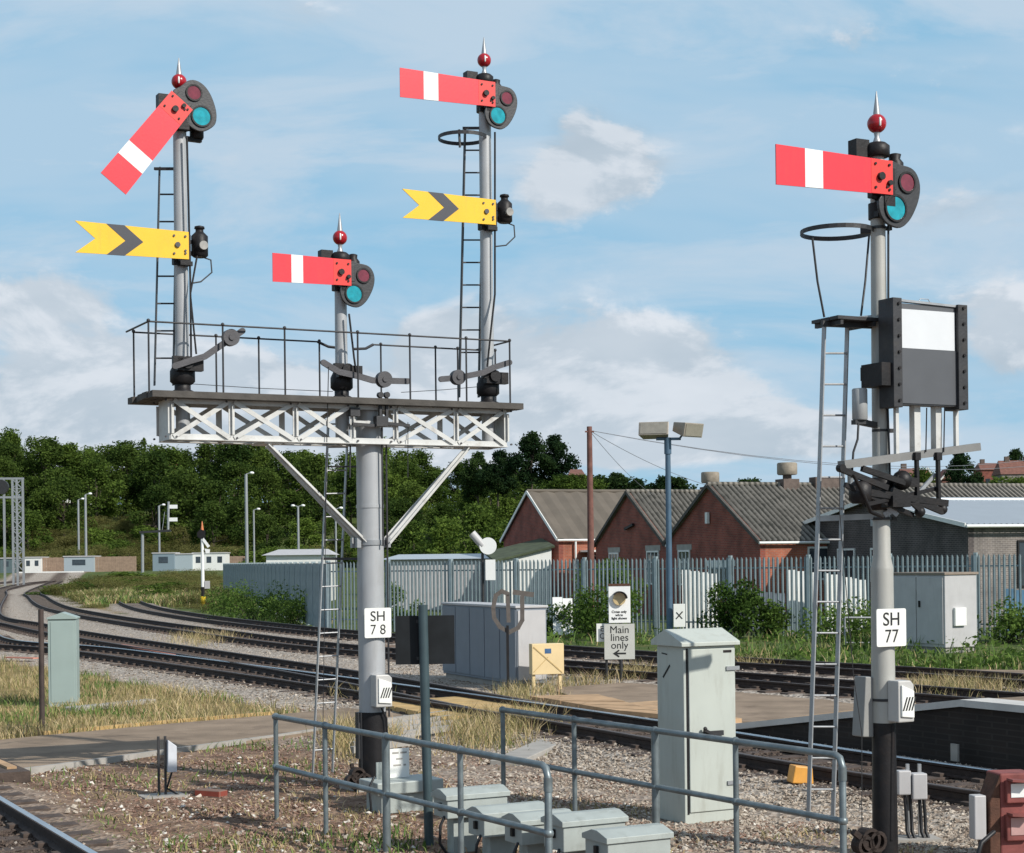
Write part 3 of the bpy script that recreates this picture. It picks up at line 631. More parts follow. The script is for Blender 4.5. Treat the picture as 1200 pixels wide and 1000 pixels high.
# girders
xl = l(200, 490, -.22).x; xr = l(593, 490, -.22).x
zt = (l(200, 469, -.22).z + l(593, 482, -.22).z) / 2; zb = (l(200, 513, -.22).z + l(593, 520, -.22).z) / 2
pan = [l(q, 490, -.22).x for q in (200, 271, 346, 413, 463, 534, 593)]
for yy, nm in ((-.22, 'lattice_girder'), (.22, 'lattice_girder')):
    mb = MB(); s = -1 if yy < 0 else 1
    for z in (zt, zb):
        mb.bb((xl, yy - .005, z - .035), (xr, yy + .005, z + .035)); mb.bb((xl, yy - s * .006, z + (.027 if z == zt else -.035)), (xr, yy + s * .07 if False else yy - s * .07, z + (.035 if z == zt else -.027)))
        mb.bb((xl, yy + s * .006, z + (.027 if z == zt else -.035)), (xr, yy + s * .05, z + (.035 if z == zt else -.027)))
    for x in pan: mb.bb((x - .035, yy + s * .008, zb + .036), (x + .035, yy + s * .016, zt - .036)); mb.bb((x - .004, yy + s * .017, zb + .036), (x + .004, yy + s * .05, zt - .036))
    for i, (a, b) in enumerate(zip(pan, pan[1:])):
        if i == 3: mb.bar((a, yy, (zt + zb) / 2), (b, yy, (zt + zb) / 2), .014, .07); continue
        mb.bar((a + .03, yy + s * .012, zb), (b - .03, yy + s * .012, zt), .010, .052); mb.bar((a + .03, yy + s * .026, zt), (b - .03, yy + s * .026, zb), .010, .052)
    o = mb.build(nm, girder_white, sig)
    bt = MB()
    for x in pan:
        for z in (zt, zb):
            for q in (-.06, .06): bt.disc_y((x + q, z), .012, yy + s * .03, yy + s * .005, 8)
    bt.build('rivet', weight_grey, o)
for x in (xl - .006, xr + .006): MB().bb((x - .006, -.215, zb - .03), (x + .006, .215, zt + .03)).build('end_plate', girder_white, sig)
for x in pan[1:-1]:
    for z in (zb - .01, zt): MB().bar((x, -.2, z), (x, .2, z), .05, .02).build('cross_member', girder_white, sig)
# braces
for (a, b) in (((313, 521), (425, 636)), ((548, 525), (452, 636))):
    mb = MB()
    for yy in (-.2, .2):
        p = l(*a, yy); q = l(*b, 0); q.y = yy * .4; mb.bar(p, q, .012, .07); mb.bar(p + Vector((0, -.03, 0)), q + Vector((0, -.03, 0)), .05, .012)
    mb.build('brace', girder_white, sig)
    MB().box(l(a[0], a[1] - 1, 0), (.22, .46, .03)).build('brace_shoe', girder_white, sig)
# deck
dl = l(180, 461, -.37); drr = l(615, 476, -.37)
mb = MB(); nb = 5; zd0 = (l(180, 467, -.37).z + l(613, 478, -.37).z) / 2; zd1 = zd0 + .075
for i in range(nb):
    y0 = -.37 + i * 1.04 / nb; jl = random.uniform(-.03, .03); mb.bb((dl.x + jl, y0 + .006, zd0 + .004 * (i % 2)), (drr.x + random.uniform(-.04, .02), y0 + 1.04 / nb - .006, zd1 + .004 * (i % 2)))
deck = mb.build('deck', dark_timber, sig, .004)
mb = MB()
for i in range(14):
    x = dl.x + .15 + i * (drr.x - dl.x - .3) / 13; mb.bb((x - .04, -.33, zt + .036), (x + .04, .64, zd0 - .002))
mb.build('deck_joist', dark_timber, sig)
# handrail
zr = (l(174, 378, -.32).z + l(597, 399, -.32).z) / 2
def handrail(yy, pxs, gap=None):
    mb = MB(); xs = [l(q, 390, yy).x for q in pxs]
    segs = [(xs[0], xs[-1])] if gap is None else [(xs[0], l(gap[0], 390, yy).x), (l(gap[1], 390, yy).x, xs[-1])]
    for a, b in segs: mb.tube([(a, yy, zr), (b, yy, zr)], .011, 6)
    for x in xs: mb.tube([(x, yy, zd1 - .03), (x, yy, zr + .015)], .011, 6); mb.sphere((x, yy, zr + .01), .022, 8, 6)
    if gap is not None:
        for q, s in ((gap[0], 1), (gap[1], -1)): x = l(q, 390, yy).x; mb.tube([(x, yy, zr), (x + s * .12, yy - .05, zr - .06), (x + s * .3, yy - .1, zr - .08)], .018, 6)
    return mb.build('handrail', dark_steel, sig)
handrail(-.32, (174, 261, 333.5, 419, 480, 546, 597))
handrail(.61, (156.5, 253, 303, 374, 446, 510, 536, 580), (372, 437))
mb = MB()
for q in (174, 597):
    x = l(q, 390, -.32).x; mb.tube([(x, -.32, zr), (x, .61, zr)], .011, 6)
mb.build('end_rail', dark_steel, sig)
# dolls
def doll(px_base, px_top, py_base, py_top, r, name='doll_post'):
    a = l(px_base, py_base, 0); b = l(px_top, py_top, 0); lo = l(px_base, py_base + 55, 0)
    o = MB().tube([(a.x, 0, zb + .02), (a.x, 0, zd0 - .01), (a.x, 0, (a.z + b.z) / 2), (a.x, 0, b.z)], r, 22, r * .9).build(name, post_grey, sig)
    k = MB().lathe([(r * 1.6, zd1 + .01), (r * 1.6, zd1 + .03), (r * 1.1, zd1 + .05), (r * 1.1, zd1 + .11)], (a.x, 0, 0), 18)
    k.lathe([(r * 1.3, zd1 + .11), (r * 1.7, zd1 + .14), (r * 1.7, zd1 + .26), (r * 1.2, zd1 + .34)], (a.x, 0, 0), 18)
    k.box((a.x + .04, -.14, zd1 + .32), (.30, .10, .14)); k.box((a.x - .10, -.16, zd1 + .36), (.12, .06, .10)); k.disc_y((a.x, zd1 + .34), .07, -.22, -.1, 14)
    k.build('doll_bracket', black_paint, o)
    return a.x, o
xa, da = doll(214, 210, 452, 122, .083)
xb, db = doll(400.5, 400, 460, 304, .078)
xc, dc = doll(572, 569, 466, 96, .083)
# left doll: home off, distant on
for x_, px, pball, ptip in ((xa, 210, 96, 68), (xb, 400, 279, 250), (xc, 568, 71, 44)):
    pz = l(px, pball, 0).z; finial(sig, (x_, 0, pz), l(px, ptip, 0).z - pz, .98)
pv = l(205, 128, -.20); home_arm(sig, pv, -.20, 1.14, R(52), sc=.98, sang=R(47))
pv = l(569, 109.5, -.20); home_arm(sig, pv, -.20, 1.14, 0, sc=.95)
pv = l(399.5, 319, -.20); home_arm(sig, pv, -.20, .84, 0, sc=.92, tip=1.0)
pv = l(208, 287, -.19); distant_arm(sig, pv, -.19, 1.14)
pv = l(570, 248, -.19); distant_arm(sig, pv, -.19, 1.12)
for (a, b) in (((233, 288), xa), ((590, 249), xc)):
    c = l(*a, 0); lp = lamp(sig, c, -.03, 1.0)
    MB().bar((b, 0, c.z + .03), (c.x, -.03, c.z + .03), .04, .04).bar((b, 0, c.z - .10), (c.x, -.03, c.z - .10), .03, .05).build('lamp_bracket', black_paint, lp)
    MB().tube([(c.x + .02, -.03, c.z - .13), (c.x + .13, -.03, c.z - .16), (c.x + .14, -.03, c.z - .30), (c.x, -.06, c.z - .42), (b + .08, -.07, c.z - .45)], .009, 6).build('lamp_cable', cable_m, lp)
# lamps behind spectacles of the home arms, pivot brackets
for (px, py, xx, tall) in ((226, 150, xa, 1), (578, 116, xc, 1), (410, 322, xb, 1)):
    c = l(px, py, 0); mb = MB(); mb.lathe([(.07, -.12), (.08, -.1), (.08, .16), (.05, .2), (.055, .24), (.03, .25)], (c.x + .05, .02, c.z), 14); mb.bar((xx, 0, c.z - .13), (c.x + .1, .02, c.z - .13), .06, .05)
    mb.build('signal_lamp', black_paint, sig)
for (px, py, xx) in ((205, 128, xa), (569, 109.5, xc), (399.5, 319, xb), (208, 287, xa), (570, 248, xc)):
    c = l(px, py, -.12); mb = MB(); mb.lathe([(.105, -.20), (.105, -.12)], (xx, 0, c.z), 18).lathe([(.10, .04), (.10, .10)], (xx, 0, c.z), 18); mb.box((xx, -.12, c.z - .06), (.12, .12, .34)); mb.bar((xx - .12, -.1, c.z - .2), (xx + .1, -.1, c.z - .2), .03, .05)
    mb.build('pivot_bracket', black_paint, sig)
# ladders on the dolls, hoop
ladder(sig, l(181, 452, .22), l(187, 196, .22), l(203, 452, .22), l(207, 196, .22), .29, m=dark_steel)
MB().bar(l(181, 198, .22), l(212, 198, .0), .03, .03).build('ladder_bracket', dark_steel, sig); MB().bar(l(183, 300, .22), l(212, 300, .0), .03, .03).build('ladder_bracket', dark_steel, sig)
ladder(sig, l(538, 466, .22), l(545, 150, .22), l(561, 466, .22), l(567, 150, .22), .28, m=dark_steel)
def hoop(parent, c, r, z, a0=0, a1=360, hr=.0, name='safety_hoop', w=.045, stretch=1.0):
    mb = MB(); n = 28; pts = [Vector((c[0] + r * stretch * math.cos(R(a0 + (a1 - a0) * i / n)), c[1] + r * math.sin(R(a0 + (a1 - a0) * i / n)), z)) for i in range(n + 1)]
    for a, b in zip(pts, pts[1:]): mb.bar(a, b + (b - a) * .08, .008, w)
    return mb.build(name, dark_steel, parent)
hz = l(540, 161, .1).z; hx = l(543, 161, .1).x; hoop(sig, (hx, .12), .30, hz)
MB().bar((hx, .12, hz + .12), (xc, 0, hz + .12), .03, .03).bar((hx - .01, .2, hz + .12), (hx, .2, hz - .1), .02, .03).build('hoop_bracket', dark_steel, sig)
# balance levers
lp_ = lambda *q: [l(a, b, -.24) for a, b in q]
balance(sig, lp_((205, 429), (223, 423), (240, 418), (256, 407), (284, 388)), -.24, l(270, 396, -.24), .095)
balance(sig, lp_((379, 425), (397, 436), (420, 441), (437, 446), (478, 447)), -.24, l(449.5, 445, -.24), .095)
balance(sig, lp_((517, 444.5), (536, 443), (566, 437), (578, 431), (597, 425)), -.24, l(536, 442.5, -.24), .09)
# rods, wires, cranks
class Each:
    # every tube becomes a part of its own
    def __init__(s, name, m, par): s.a = (name, m, par)
    def tube(s, *q, **k): MB().tube(*q, **k).build(*s.a); return s
    def build(s, *q): pass
mb = Each('down_rod', black_paint, sig)
mb.tube([l(219, 160, -.16), l(221, 240, -.16), l(223, 330, -.16), l(224, 420, -.2)], .012, 6); mb.tube([l(231, 300, -.1), l(223, 345, -.14), l(230, 415, -.2)], .011, 6)
mb.tube([l(409, 368, -.16), l(415, 420, -.2), l(418, 440, -.2)], .012, 6)
mb.tube([l(580, 155, -.14), l(580, 345, -.14), l(575, 390, -.2), l(571, 430, -.2)], .012, 6)
mb.tube([l(223, 450, .1), l(300, 455, .1), l(390, 459, .1)], .004, 5); mb.tube([l(470, 460, .1), l(520, 457, .1), l(565, 453, .1)], .004, 5)
mb.build('down_rod', black_paint, sig)
mb = Each('signal_wire', dark_steel, sig)
for (x, y0, y1, xx, rr, yy) in ((385, 430, 640, 380, .006, -.26), (411, 480, 560, 410, .010, -.1), (447, 478, 640, 449, .012, -.2), (478, 495, 560, 478, .005, -.26), (452.5, 522, 840, 456, .012, -.12), (383, 520, 880, 378, .004, -.26)):
    mb.tube([l(x, y0, yy), l(xx, y1, yy)], rr, 5)
mb.build('signal_wire', dark_steel, sig)
mb = MB()
for px in (445.5, 453): mb.bar(l(px, 460, -.28), l(px, 498, -.28), .03, .04); mb.disc_y((l(px, 463, -.3).x, l(px, 463, -.3).z), .035, -.33, -.27, 12)
mb.bar(l(413, 497, -.28), l(440, 499, -.28), .03, .035); mb.bar(l(440, 495, -.28), l(480, 499, -.28), .03, .035); mb.box(l(446, 494, -.28), (.14, .1, .12)); mb.box(l(415, 483, -.24), (.12, .08, .1))
mb.build('crank', dark_steel, sig)
# main ladder with foot on the ballast
la0 = l(366.5, 907, .30); la1 = l(386, 470, .30); lb0 = l(389.5, 905, .30); lb1 = l(409, 470, .30)
ladder(sig, la0, la1, lb0, lb1, .265, m=galv)
MB().bar(l(377, 655, .30), l(436, 655, .02), .03, .03).build('ladder_stay', dark_steel, sig); MB().bar(l(384, 547, .3), l(440, 547, .0), .02, .02).build('ladder_stay', dark_steel, sig)
# number plate
def plate(parent, l_, x0, y0, x1, y1, yy, t1, t2, size):
    a = l_(x0, y0, yy); b = l_(x1, y1, yy); cx_, cz = (a.x + b.x) / 2, (a.z + b.z) / 2; w, h = abs(b.x - a.x), abs(a.z - b.z)
    rr = .018; poly = []
    for sx, sz, a0 in ((1, 1, 0), (-1, 1, 90), (-1, -1, 180), (1, -1, 270)):
        for k in range(5): t = R(a0 + 22.5 * k); poly.append((sx * (w / 2 - rr) + rr * math.cos(t), sz * (h / 2 - rr) + rr * math.sin(t)))
    p = MB().prism(poly, yy - .002, yy + .006, (cx_, cz)).build('number_plate', sign_white, parent)
    text(p, t1, size, (cx_, yy - .005, cz + h * .21), bold=.0, sx=1.0); text(p, t2, size, (cx_, yy - .005, cz - h * .24), bold=-.001, sx=.95)
plate(sig, l, 427, 713, 458.5, 747, -.2, 'SH', '7 8', .168)
MB().box(l(443, 730, -.18), (.1, .03, .3)).build('plate_bracket', galv, sig)
def phone(parent, c, y, w=.21, h=.38, d=.17):
    b = MB(); b.prism([(-w / 2, -h / 2), (w / 2, -h / 2), (w / 2, h / 2 - .04), (w * .3, h / 2), (-w / 2, h / 2)], y - d, y, (c.x, c.z)); p = b.build('telephone_case', phone_box, parent, .012)
    MB().prism([(-w * .36, -h * .36), (w * .42, -h * .40), (w * .42, h * .25), (-w * .36, h * .40)], y - d - .02, y - d + .002, (c.x, c.z)).build('case_door', sign_white, p, .006)
    s_ = MB()
    for i in range(4): s_.prism([(-.06 + i * .032, -.07), (-.045 + i * .032, -.07), (.0 + i * .032, .05), (-.015 + i * .032, .05)], y - d - .023, y - d - .0205, (c.x, c.z - .01))
    s_.build('warning_stripe', sign_black, p)
phone(sig, l(444, 809, -.15), -.14)
MB().tube([l(447, 830, -.2), l(453, 842, -.2), l(454, 870, -.17), l(452, 905, -.17)], .012, 6).tube([l(423, 835, -.18), l(424, 915, -.19)], .014, 6).build('phone_cable', cable_m, sig)
MB().box(l(421, 862, .0), (.06, .1, .55)).build('cable_duct', dark_steel, sig)
mb = MB()
for (px, py, r_) in ((417, 908, .09), (410, 915, .07), (424, 915, .10), (430, 925, .06)): c = l(px, py, -.15); mb.disc_y((c.x, c.z), r_, -.2, -.13, 16); mb.ring_y((c.x, c.z), r_ * .7, .03, -.24, -.2, 16)
mb.bar(l(404, 915, -.2), l(438, 940, -.2), .05, .05); mb.bar(l(412, 895, -.1), l(420, 935, -.1), .04, .04)
mb.build('wire_pulley', mat('greasy_rust', (.028, .018, .014), .7, .2, .4, 12, .3, 60), sig)
MB().box((0, 0, .03), (.62, .62, .1)).build('foundation', concrete, sig)

# ------------------------------------------------------------------ straight post signal SH 77
b77 = G(1037.5, 1004); F7 = Frame(b77, TH); l = F7.l
s7 = thing('semaphore_signal', 'single post red semaphore signal numbered SH 77 with a box shaped route indicator, at right', 'railway signal', b77, TH)
zb7 = l(1036, 846).z; zn = l(1033, 652).z; ztop = l(1027, 183).z
MB().lathe([(.115, 0), (.105, zb7)], n=26).build('post_base', black_paint, s7)
MB().lathe([(.108, zb7 - .005), (.100, zn - .12), (.099, zn - .1), (.078, zn), (.072, (zn + ztop) / 2), (.063, ztop)], n=28).build('main_post', mat('warm_grey_post_paint', (.40, .395, .365), .5, .1, .07, 3, .05, 60, .35, (.22, .19, .15), 2.5, streak=True), s7)
pz = l(1026.5, 145).z; finial(s7, (0, 0, pz), l(1026, 107).z - pz, .98)
pv = l(1031.5, 207, -.18); home_arm(s7, pv, -.18, 1.13, 0, sc=1.0, hw=.163)
c = l(1031, 207, -.1); mb = MB().lathe([(.085, c.z - .36), (.085, c.z - .22)], n=18).lathe([(.09, c.z - .16), (.09, c.z + .02)], n=18); mb.box((0, -.1, c.z - .1), (.12, .14, .34)); mb.bar((-.16, -.1, c.z - .17), (.05, -.1, c.z - .22), .04, .05)
mb.box((.02, -.07, c.z - .33), (.2, .06, .05)); mb.build('pivot_bracket', black_paint, s7)
mb = MB().lathe([(.07, -.12), (.08, -.1), (.08, .16), (.05, .2), (.06, .24), (.03, .25)], (.2, 0, c.z), 14); mb.bar((0, 0, c.z - .12), (.2, 0, c.z - .12), .05, .05); mb.build('signal_lamp', black_paint, s7)
# hoop, platform, ladder
hz = l(980, 273, .25); xh = (l(942, 273, .2).x + l(1022, 273, .2).x) / 2; hoop(s7, (xh, .22), abs(l(942, 273, .2).x - xh) * .84, hz.z, 0, 360, w=.04)
plz = l(990, 378, .1).z
mb = Each('hoop_stay', dark_steel, s7); mb.tube([l(952, 279, .10), l(958, 330, .1), l(966, 372, .1)], .010, 6); mb.tube([l(1019, 270, .3), l(1014, 330, .25), l(1009, 370, .2)], .010, 6); MB().bar((0, 0, hz.z), (-.12, .1, hz.z), .04, .05).build('hoop_bracket', dark_steel, s7)
mb = MB(); a = l(963, 374, .1); b = l(1022, 374, .1)
for i in range(3): mb.bb((a.x + .04, -.08 + i * .13, plz), (b.x, .04 + i * .13, plz + .03))
mb.bar((a.x + .09, -.07, plz - .025), (a.x + .09, .3, plz - .02), .03, .04); mb.bar((b.x - .12, -.08, plz - .025), (b.x - .12, .3, plz - .02), .03, .04); mb.bar((a.x, .1, plz - .025), (0, .03, plz - .025), .04, .05)
mb.build('lamp_platform', dark_steel, s7)
ladder(s7, l(947, 962, .12), l(966, 378, .12), l(976, 962, .12), l(993, 378, .12), .262, m=galv)
MB().bar(l(958, 608, .12), l(1030, 605, .0), .02, .05).build('ladder_stay', galv, s7); MB().bar(l(1000, 375, .12), l(1030, 372, .0), .03, .05).build('ladder_stay', galv, s7)
# route indicator
yb = -.30
def rect(x0, y0, x1, y1, yy): a = l(x0, y0, yy); b = l(x1, y1, yy); return a, b
ri = thing_parent = None
A = l(1049, 352, yb); B = l(1128, 358, yb); C = l(1049, 470, yb); Dd = l(1128, 480, yb)
x0, x1 = A.x, B.x; z1_, z0_ = (A.z + B.z) / 2, (C.z + Dd.z) / 2
ind = MB(); ind.bb((x0, yb + .012, z0_), (x1, yb + .16, z1_ - .02)); indo = ind.build('route_indicator', mat('indicator_grey', (.10, .105, .115), .5, .1, .06, 4, .03, 50, .3, (.07, .065, .06), 3), s7)
wz0 = l(1080, 409, yb).z
MB().bb((x0 + .07, yb + .006, wz0), (x1 - .09, yb + .0115, z1_ - .07)).build('white_screen', mat('screen_white', (.66, .68, .70), .4, 0, .02), indo)
MB().bb((x0 + .055, yb + .001, z0_ + .01), (x1 - .02, yb + .0055 + .006, wz0 - .003)).build('lower_panel', mat('indicator_panel', (.085, .09, .10), .5, .1, .06, 4), indo)
MB().bb((x0 - .05, yb - .03, z0_ - .03), (x0 + .05, yb + .17, z1_ + .02)).build('indicator_frame', dark_steel, indo, .004); MB().bb((x1 - .08, yb - .03, z0_ - .03), (x1 + .03, yb + .17, z1_)).build('indicator_frame', dark_steel, indo, .004)
MB().bar((x0, yb + .02, z1_ + .005), (x1, yb + .02, z1_ - .015), .05, .02).tube([(x0 + .3, yb + .05, z1_), (x0 + .33, yb + .05, z1_ + .04), (x0 + .42, yb + .05, z1_ + .04), (x0 + .45, yb + .05, z1_)], .004, 5).build('top_rail', galv, indo)
bt = MB()
for i in range(7):
    z = z0_ + .03 + i * (z1_ - z0_ - .06) / 6
    for x in (x0 + .012, x1 - .018): bt.disc_y((x, z), .014, yb - .045, yb - .03, 8)
bt.build('frame_bolt', black_paint, indo)
mb = MB(); mb.bb((x0 - .16, yb + .0, l(1040, 445, yb).z - .05), (x0 - .04, -.02, l(1040, 430, yb).z + .04)); mb.box((0, 0, l(1030, 438).z), (.26, .22, .12)); mb.build('indicator_bracket', black_paint, s7)
# supports under the indicator and the bracket beam
zbeam = l(1065, 534, -.18).z
mb = MB()
for px, w in ((1050, .035), (1072, .07), (1097, .07), (1120, .035)):
    p = l(px, 478, -.18); q = l(px, 534 - (px - 1050) * .1, -.18); mb.bb((p.x - w / 2, -.18 - w / 2, q.z), (p.x + w / 2, -.18 + w / 2, z0_ + .02))
mb.build('indicator_leg', girder_white, s7)
a = l(986, 545, -.18); b = l(1145, 524, -.18)
MB().bar(a, b, .10, .07).build('bracket_beam', mat('beam_grey', (.20, .20, .195), .55, .1, .1, 5, .05, 50, .5, (.1, .08, .06), 4), s7)
mb = MB()
for px in (1074, 1099): p = l(px, 535, -.24); q = l(px + 1, 592, -.24); mb.bar(p, q, .028, .035); mb.box(p, (.06, .05, .07))
for px in (1086, 1107): mb.tube([l(px, 478, -.24), l(px - 1, 530, -.24)], .006, 5)
mb.build('drop_link', black_paint, s7)
mb = MB(); c0 = l(1034, 572)
mb.lathe([(.10, c0.z - .20), (.13, c0.z - .18), (.13, c0.z + .05), (.10, c0.z + .09)], n=20)
for (p, q, w) in (((983, 549), (1040, 572), .05), ((1010, 549), (1060, 566), .05), ((1000, 575), (1110, 590), .06), ((1045, 575), (1105, 600), .055), ((1050, 562), (1075, 566), .08), ((1060, 580), (1080, 598), .06)):
    mb.bar(l(*p, -.22), l(*q, -.26), .04, w)
mb.lathe([(.07, -.1), (.1, -.06), (.1, .06), (.05, .1)], tuple(l(1008, 577, -.2)), 12); mb.box(l(1050, 588, -.2), (.20, .16, .10)); mb.bar(l(990, 568, -.24), l(1070, 604, -.2), .03, .04); mb.bar(l(1012, 592, -.24), l(1100, 572, -.2), .03, .035); mb.tube([l(1000, 556, -.3), l(1012, 580, -.3), l(1020, 600, -.25), l(1034, 606, -.2)], .018, 6); mb.sphere(l(1057, 563, -.2), .09, 12, 8); mb.sphere(l(1078, 600, -.24), .05, 10, 6); mb.sphere(l(1104, 597, -.24), .05, 10, 6)
mb.disc_y((l(983, 549, -.2).x, l(983, 549, -.2).z), .035, -.26, -.2, 12)
mb.build('crank_assembly', black_paint, s7)
MB().bar(l(1076, 578, -.2), l(1096, 556, -.2), .02, .03).bar(l(1036, 604, -.08), l(1064, 588, -.2), .04, .05).bar(l(1036, 590, -.08), l(1052, 604, -.16), .05, .04).build('steel_strut', galv, s7)
MB().tube([l(984, 551, -.22), l(984, 600, -.22), l(1000, 790, -.1), l(1010, 860, -.1), l(1010, 985, -.1)], .004, 5).build('signal_wire', dark_steel, s7)
MB().lathe([(.06, -.14), (.068, -.13), (.068, .13), (.06, .14)], tuple(l(1007.5, 474, -.05)), 18).build('relay_canister', mat('canister_grey', (.33, .34, .34), .5, .1, .06), s7)
MB().bar(l(1004, 494, -.05), l(1034, 500, .0), .05, .05).bar(l(1000, 495, -.05), l(1015, 495, -.05), .06, .04).build('canister_bracket', dark_steel, s7)
MB().tube([l(1006, 496, -.08), l(1005, 515, -.1), l(1000, 530, -.1), l(998, 560, -.12)], .01, 6).tube([l(1041, 250, -.08), l(1041, 370, -.08), l(1040, 470, -.08), l(1043, 560, -.1)], .010, 6).build('signal_cable', cable_m, s7)
mb = MB()
for py in (256, 268, 505, 608, 820): z = l(1033, py).z; r_ = .076 if py < 600 else .09; r_ = .112 if py > 700 else r_; mb.lathe([(r_, z - .012), (r_, z + .012)], n=22); mb.box((r_ + .02, -.03, z), (.05, .04, .035))
mb.build('post_clamp', dark_steel, s7)
plate(s7, l, 1027, 714, 1062, 757, -.14, 'SH', '77', .168)
MB().box(l(1044, 735, -.12), (.1, .04, .3)).build('plate_bracket', galv, s7)
phone(s7, l(1050, 821, -.11), -.10, .18, .37, .15)
c = l(1013, 828, .1); MB().box(c, (.13, .16, .54), Matrix.Rotation(R(4), 3, 'Y')).build('cable_trough', mat('case_grey', (.26, .26, .25), .55, 0, .08, 4, .05, 40, .4, (.14, .12, .1), 4), s7, .01)
MB().tube([l(1046, 850, -.1), l(1045, 900, -.1), l(1044, 985, -.1)], .022, 8).build('cable_pipe', black_paint, s7)
mb = MB()
for (px, py, r_) in ((1014, 983, .10), (1008, 990, .08), (1022, 985, .09)): c = l(px, py, -.15); mb.disc_y((c.x, c.z), r_, -.2, -.12, 16); mb.ring_y((c.x, c.z), r_ * .72, .03, -.24, -.2, 16)
mb.bar(l(1000, 975, -.2), l(1030, 1000, -.2), .05, .05); mb.build('wire_pulley', mat('greasy_rust', (.028, .018, .014), .7, .2, .4, 12, .3, 60), s7)

# ------------------------------------------------------------------ tube railings
def railing(tops, label, mid0, thick=()):
    t = thing('tube_railing', label, 'railing', G(tops[0][0], 960)); off = t.location.copy()
    z = 1.08; pts = [G(px, py, z) for px, py in tops]
    d = (pts[-1] - pts[0]).normalized(); base = pts[0]
    P_ = [base + d * ((p - base).dot(d)) for p in pts]
    for p in P_: p.z = z
    r = .030
    P_ = [p - off for p in P_]
    end = P_[-1]
    MB().tube([P_[0] + Vector((0, 0, 0)), *P_[1:-1], end - d * .08, end - d * .03 + Vector((0, 0, -.02)), end + Vector((0, 0, -.09)), Vector((end.x, end.y, -off.z - .02 - 0))], r, 12).build('top_rail', rail_galv, t)
    MB().tube([p - Vector((0, 0, .53)) for p in P_[mid0:]], r * .92, 12).build('mid_rail', rail_galv, t)
    for i, p in enumerate(P_[:-1]):
        rr = r * (1.25 if i in thick else .85); MB().tube([(p.x, p.y, -.02), (p.x, p.y, z)], rr, 12).build('post', rail_galv, t)
        fm = MB().sphere((p.x, p.y, z), r * 1.35, 10, 8)
        if i >= mid0: fm.sphere((p.x, p.y, z - .53), r * 1.4, 10, 8)
        fm.build('joint_fitting', rail_galv, t)
    MB().sphere((end.x, end.y, z - .53), r * 1.4, 10, 8).lathe([(r * 1.2, z - .2), (r * 1.2, z - .09)], (end.x, end.y, 0), 12).build('joint_fitting', rail_galv, t)
    return t
railing([(323, 840), (388, 850), (458, 863), (543, 879), (642, 898)], 'grey tube railing at lower left in front of the small equipment boxes', 0, (2,))
railing([(589, 832), (663, 844), (757, 857), (862, 869), (987, 886)], 'grey tube railing at lower right running across the tall cabinet', 0, (2,))

# ------------------------------------------------------------------ small location boxes
BR = R(27.5)
def loc_box(px, py_top, D, w=.56, d=.40, h=.26, zt=.60, label='', group='small equipment boxes behind the railing'):
    p = P(px, py_top, D); loc = Vector((p.x, p.y, 0)); t = thing('location_box', label, 'equipment box', loc, BR, group)
    z = p.z
    body = MB(); body.bb((0, 0, z - h), (w, d, z - .09)); b = body.build('body', box_green, t, .008)
    lid = MB(); prof = [(-.02, z - .09), (d + .02, z - .09), (d + .02, z - .05), (d * .62, z), (d * .38, z), (-.02, z - .045)]
    vs = [(-.02, y, zz) for y, zz in prof] + [(w + .02, y, zz) for y, zz in prof]; n = len(prof)
    lid.add(vs, [tuple(range(n))[::-1], tuple(range(n, 2 * n))] + [(i, (i + 1) % n, (i + 1) % n + n, i + n) for i in range(n)]).build('lid', box_green, t, .004)
    MB().bb((.10, .08, 0), (w * .55, d - .08, z - h)).build('pedestal', box_green, t)
    MB().box((-.012, d * .45, z - .16), (.03, .04, .07)).build('hasp', black_paint, t)
    MB().tube([(-.0, d * .2, z - h + .02), (-.05, d * .15, z - h - .06), (-.06, d * .15, .12), (.02, d * .1, 0)], .014, 6).tube([(w * .7, .03, z - h + .02), (w * .72, .0, .15), (w * .7, .0, 0)], .014, 6).build('cable', cable_m, t)
    return t
# near-left top corner of each box as seen in the photo
loc_box(524, 927, 15.6, .62, .30, label='farthest and leftmost of the small grey green boxes, beside the black sign pole')
loc_box(567, 948, 15.05, .64, .32, label='second small grey green box from the left, just nearer than the first')
loc_box(611, 956, 14.55, .52, .32, label='third small grey green box from the left, partly hidden by the railing end')
loc_box(660, 957, 14.1, .60, .34, h=.3, label='fourth small grey green box, right beside the railing corner post')
loc_box(712, 976, 13.5, .59, .36, h=.3, label='nearest and rightmost small grey green box with dark hasp on its end')
# larger box with a notice
p = P(443, 918, 18.2); t = thing('equipment_case', 'larger grey green case with white notice plate at the bracket signal post foot', 'equipment box', (p.x, p.y, 0), BR)
w_, d_ = .74, .45; z_ = p.z
MB().bb((.05, .03, 0), (w_ - .05, d_, z_ - .13)).build('body', box_green, t, .008)
MB().bb((-.02, -.03, z_ - .13), (w_ + .02, d_ + .04, z_)).build('lid', box_green, t, .012)
pl = MB().bb((.27, .30, z_ + .004), (.50, .312, z_ + .32)).build('notice_plate', sign_white, t)
mk = MB()
for r_, (a_, b_) in enumerate(((.30, .375), (.395, .47), (.345, .42), (.31, .40), (.43, .46))): mk.bb((a_, .297, z_ + (.265, .265, .20, .13, .13)[r_]), (b_, .2995, z_ + (.283, .283, .215, .147, .147)[r_]))
mk.build('faded_print', mat('faint_grey', (.35, .33, .3), .6), pl); MB().bb((.12, .32, z_), (.26, .34, z_ + .18)).build('back_plate', box_green, t)
MB().tube([(.0, .1, .4), (-.08, .05, .3), (-.06, .05, .05)], .014, 6).build('cable', cable_m, t)

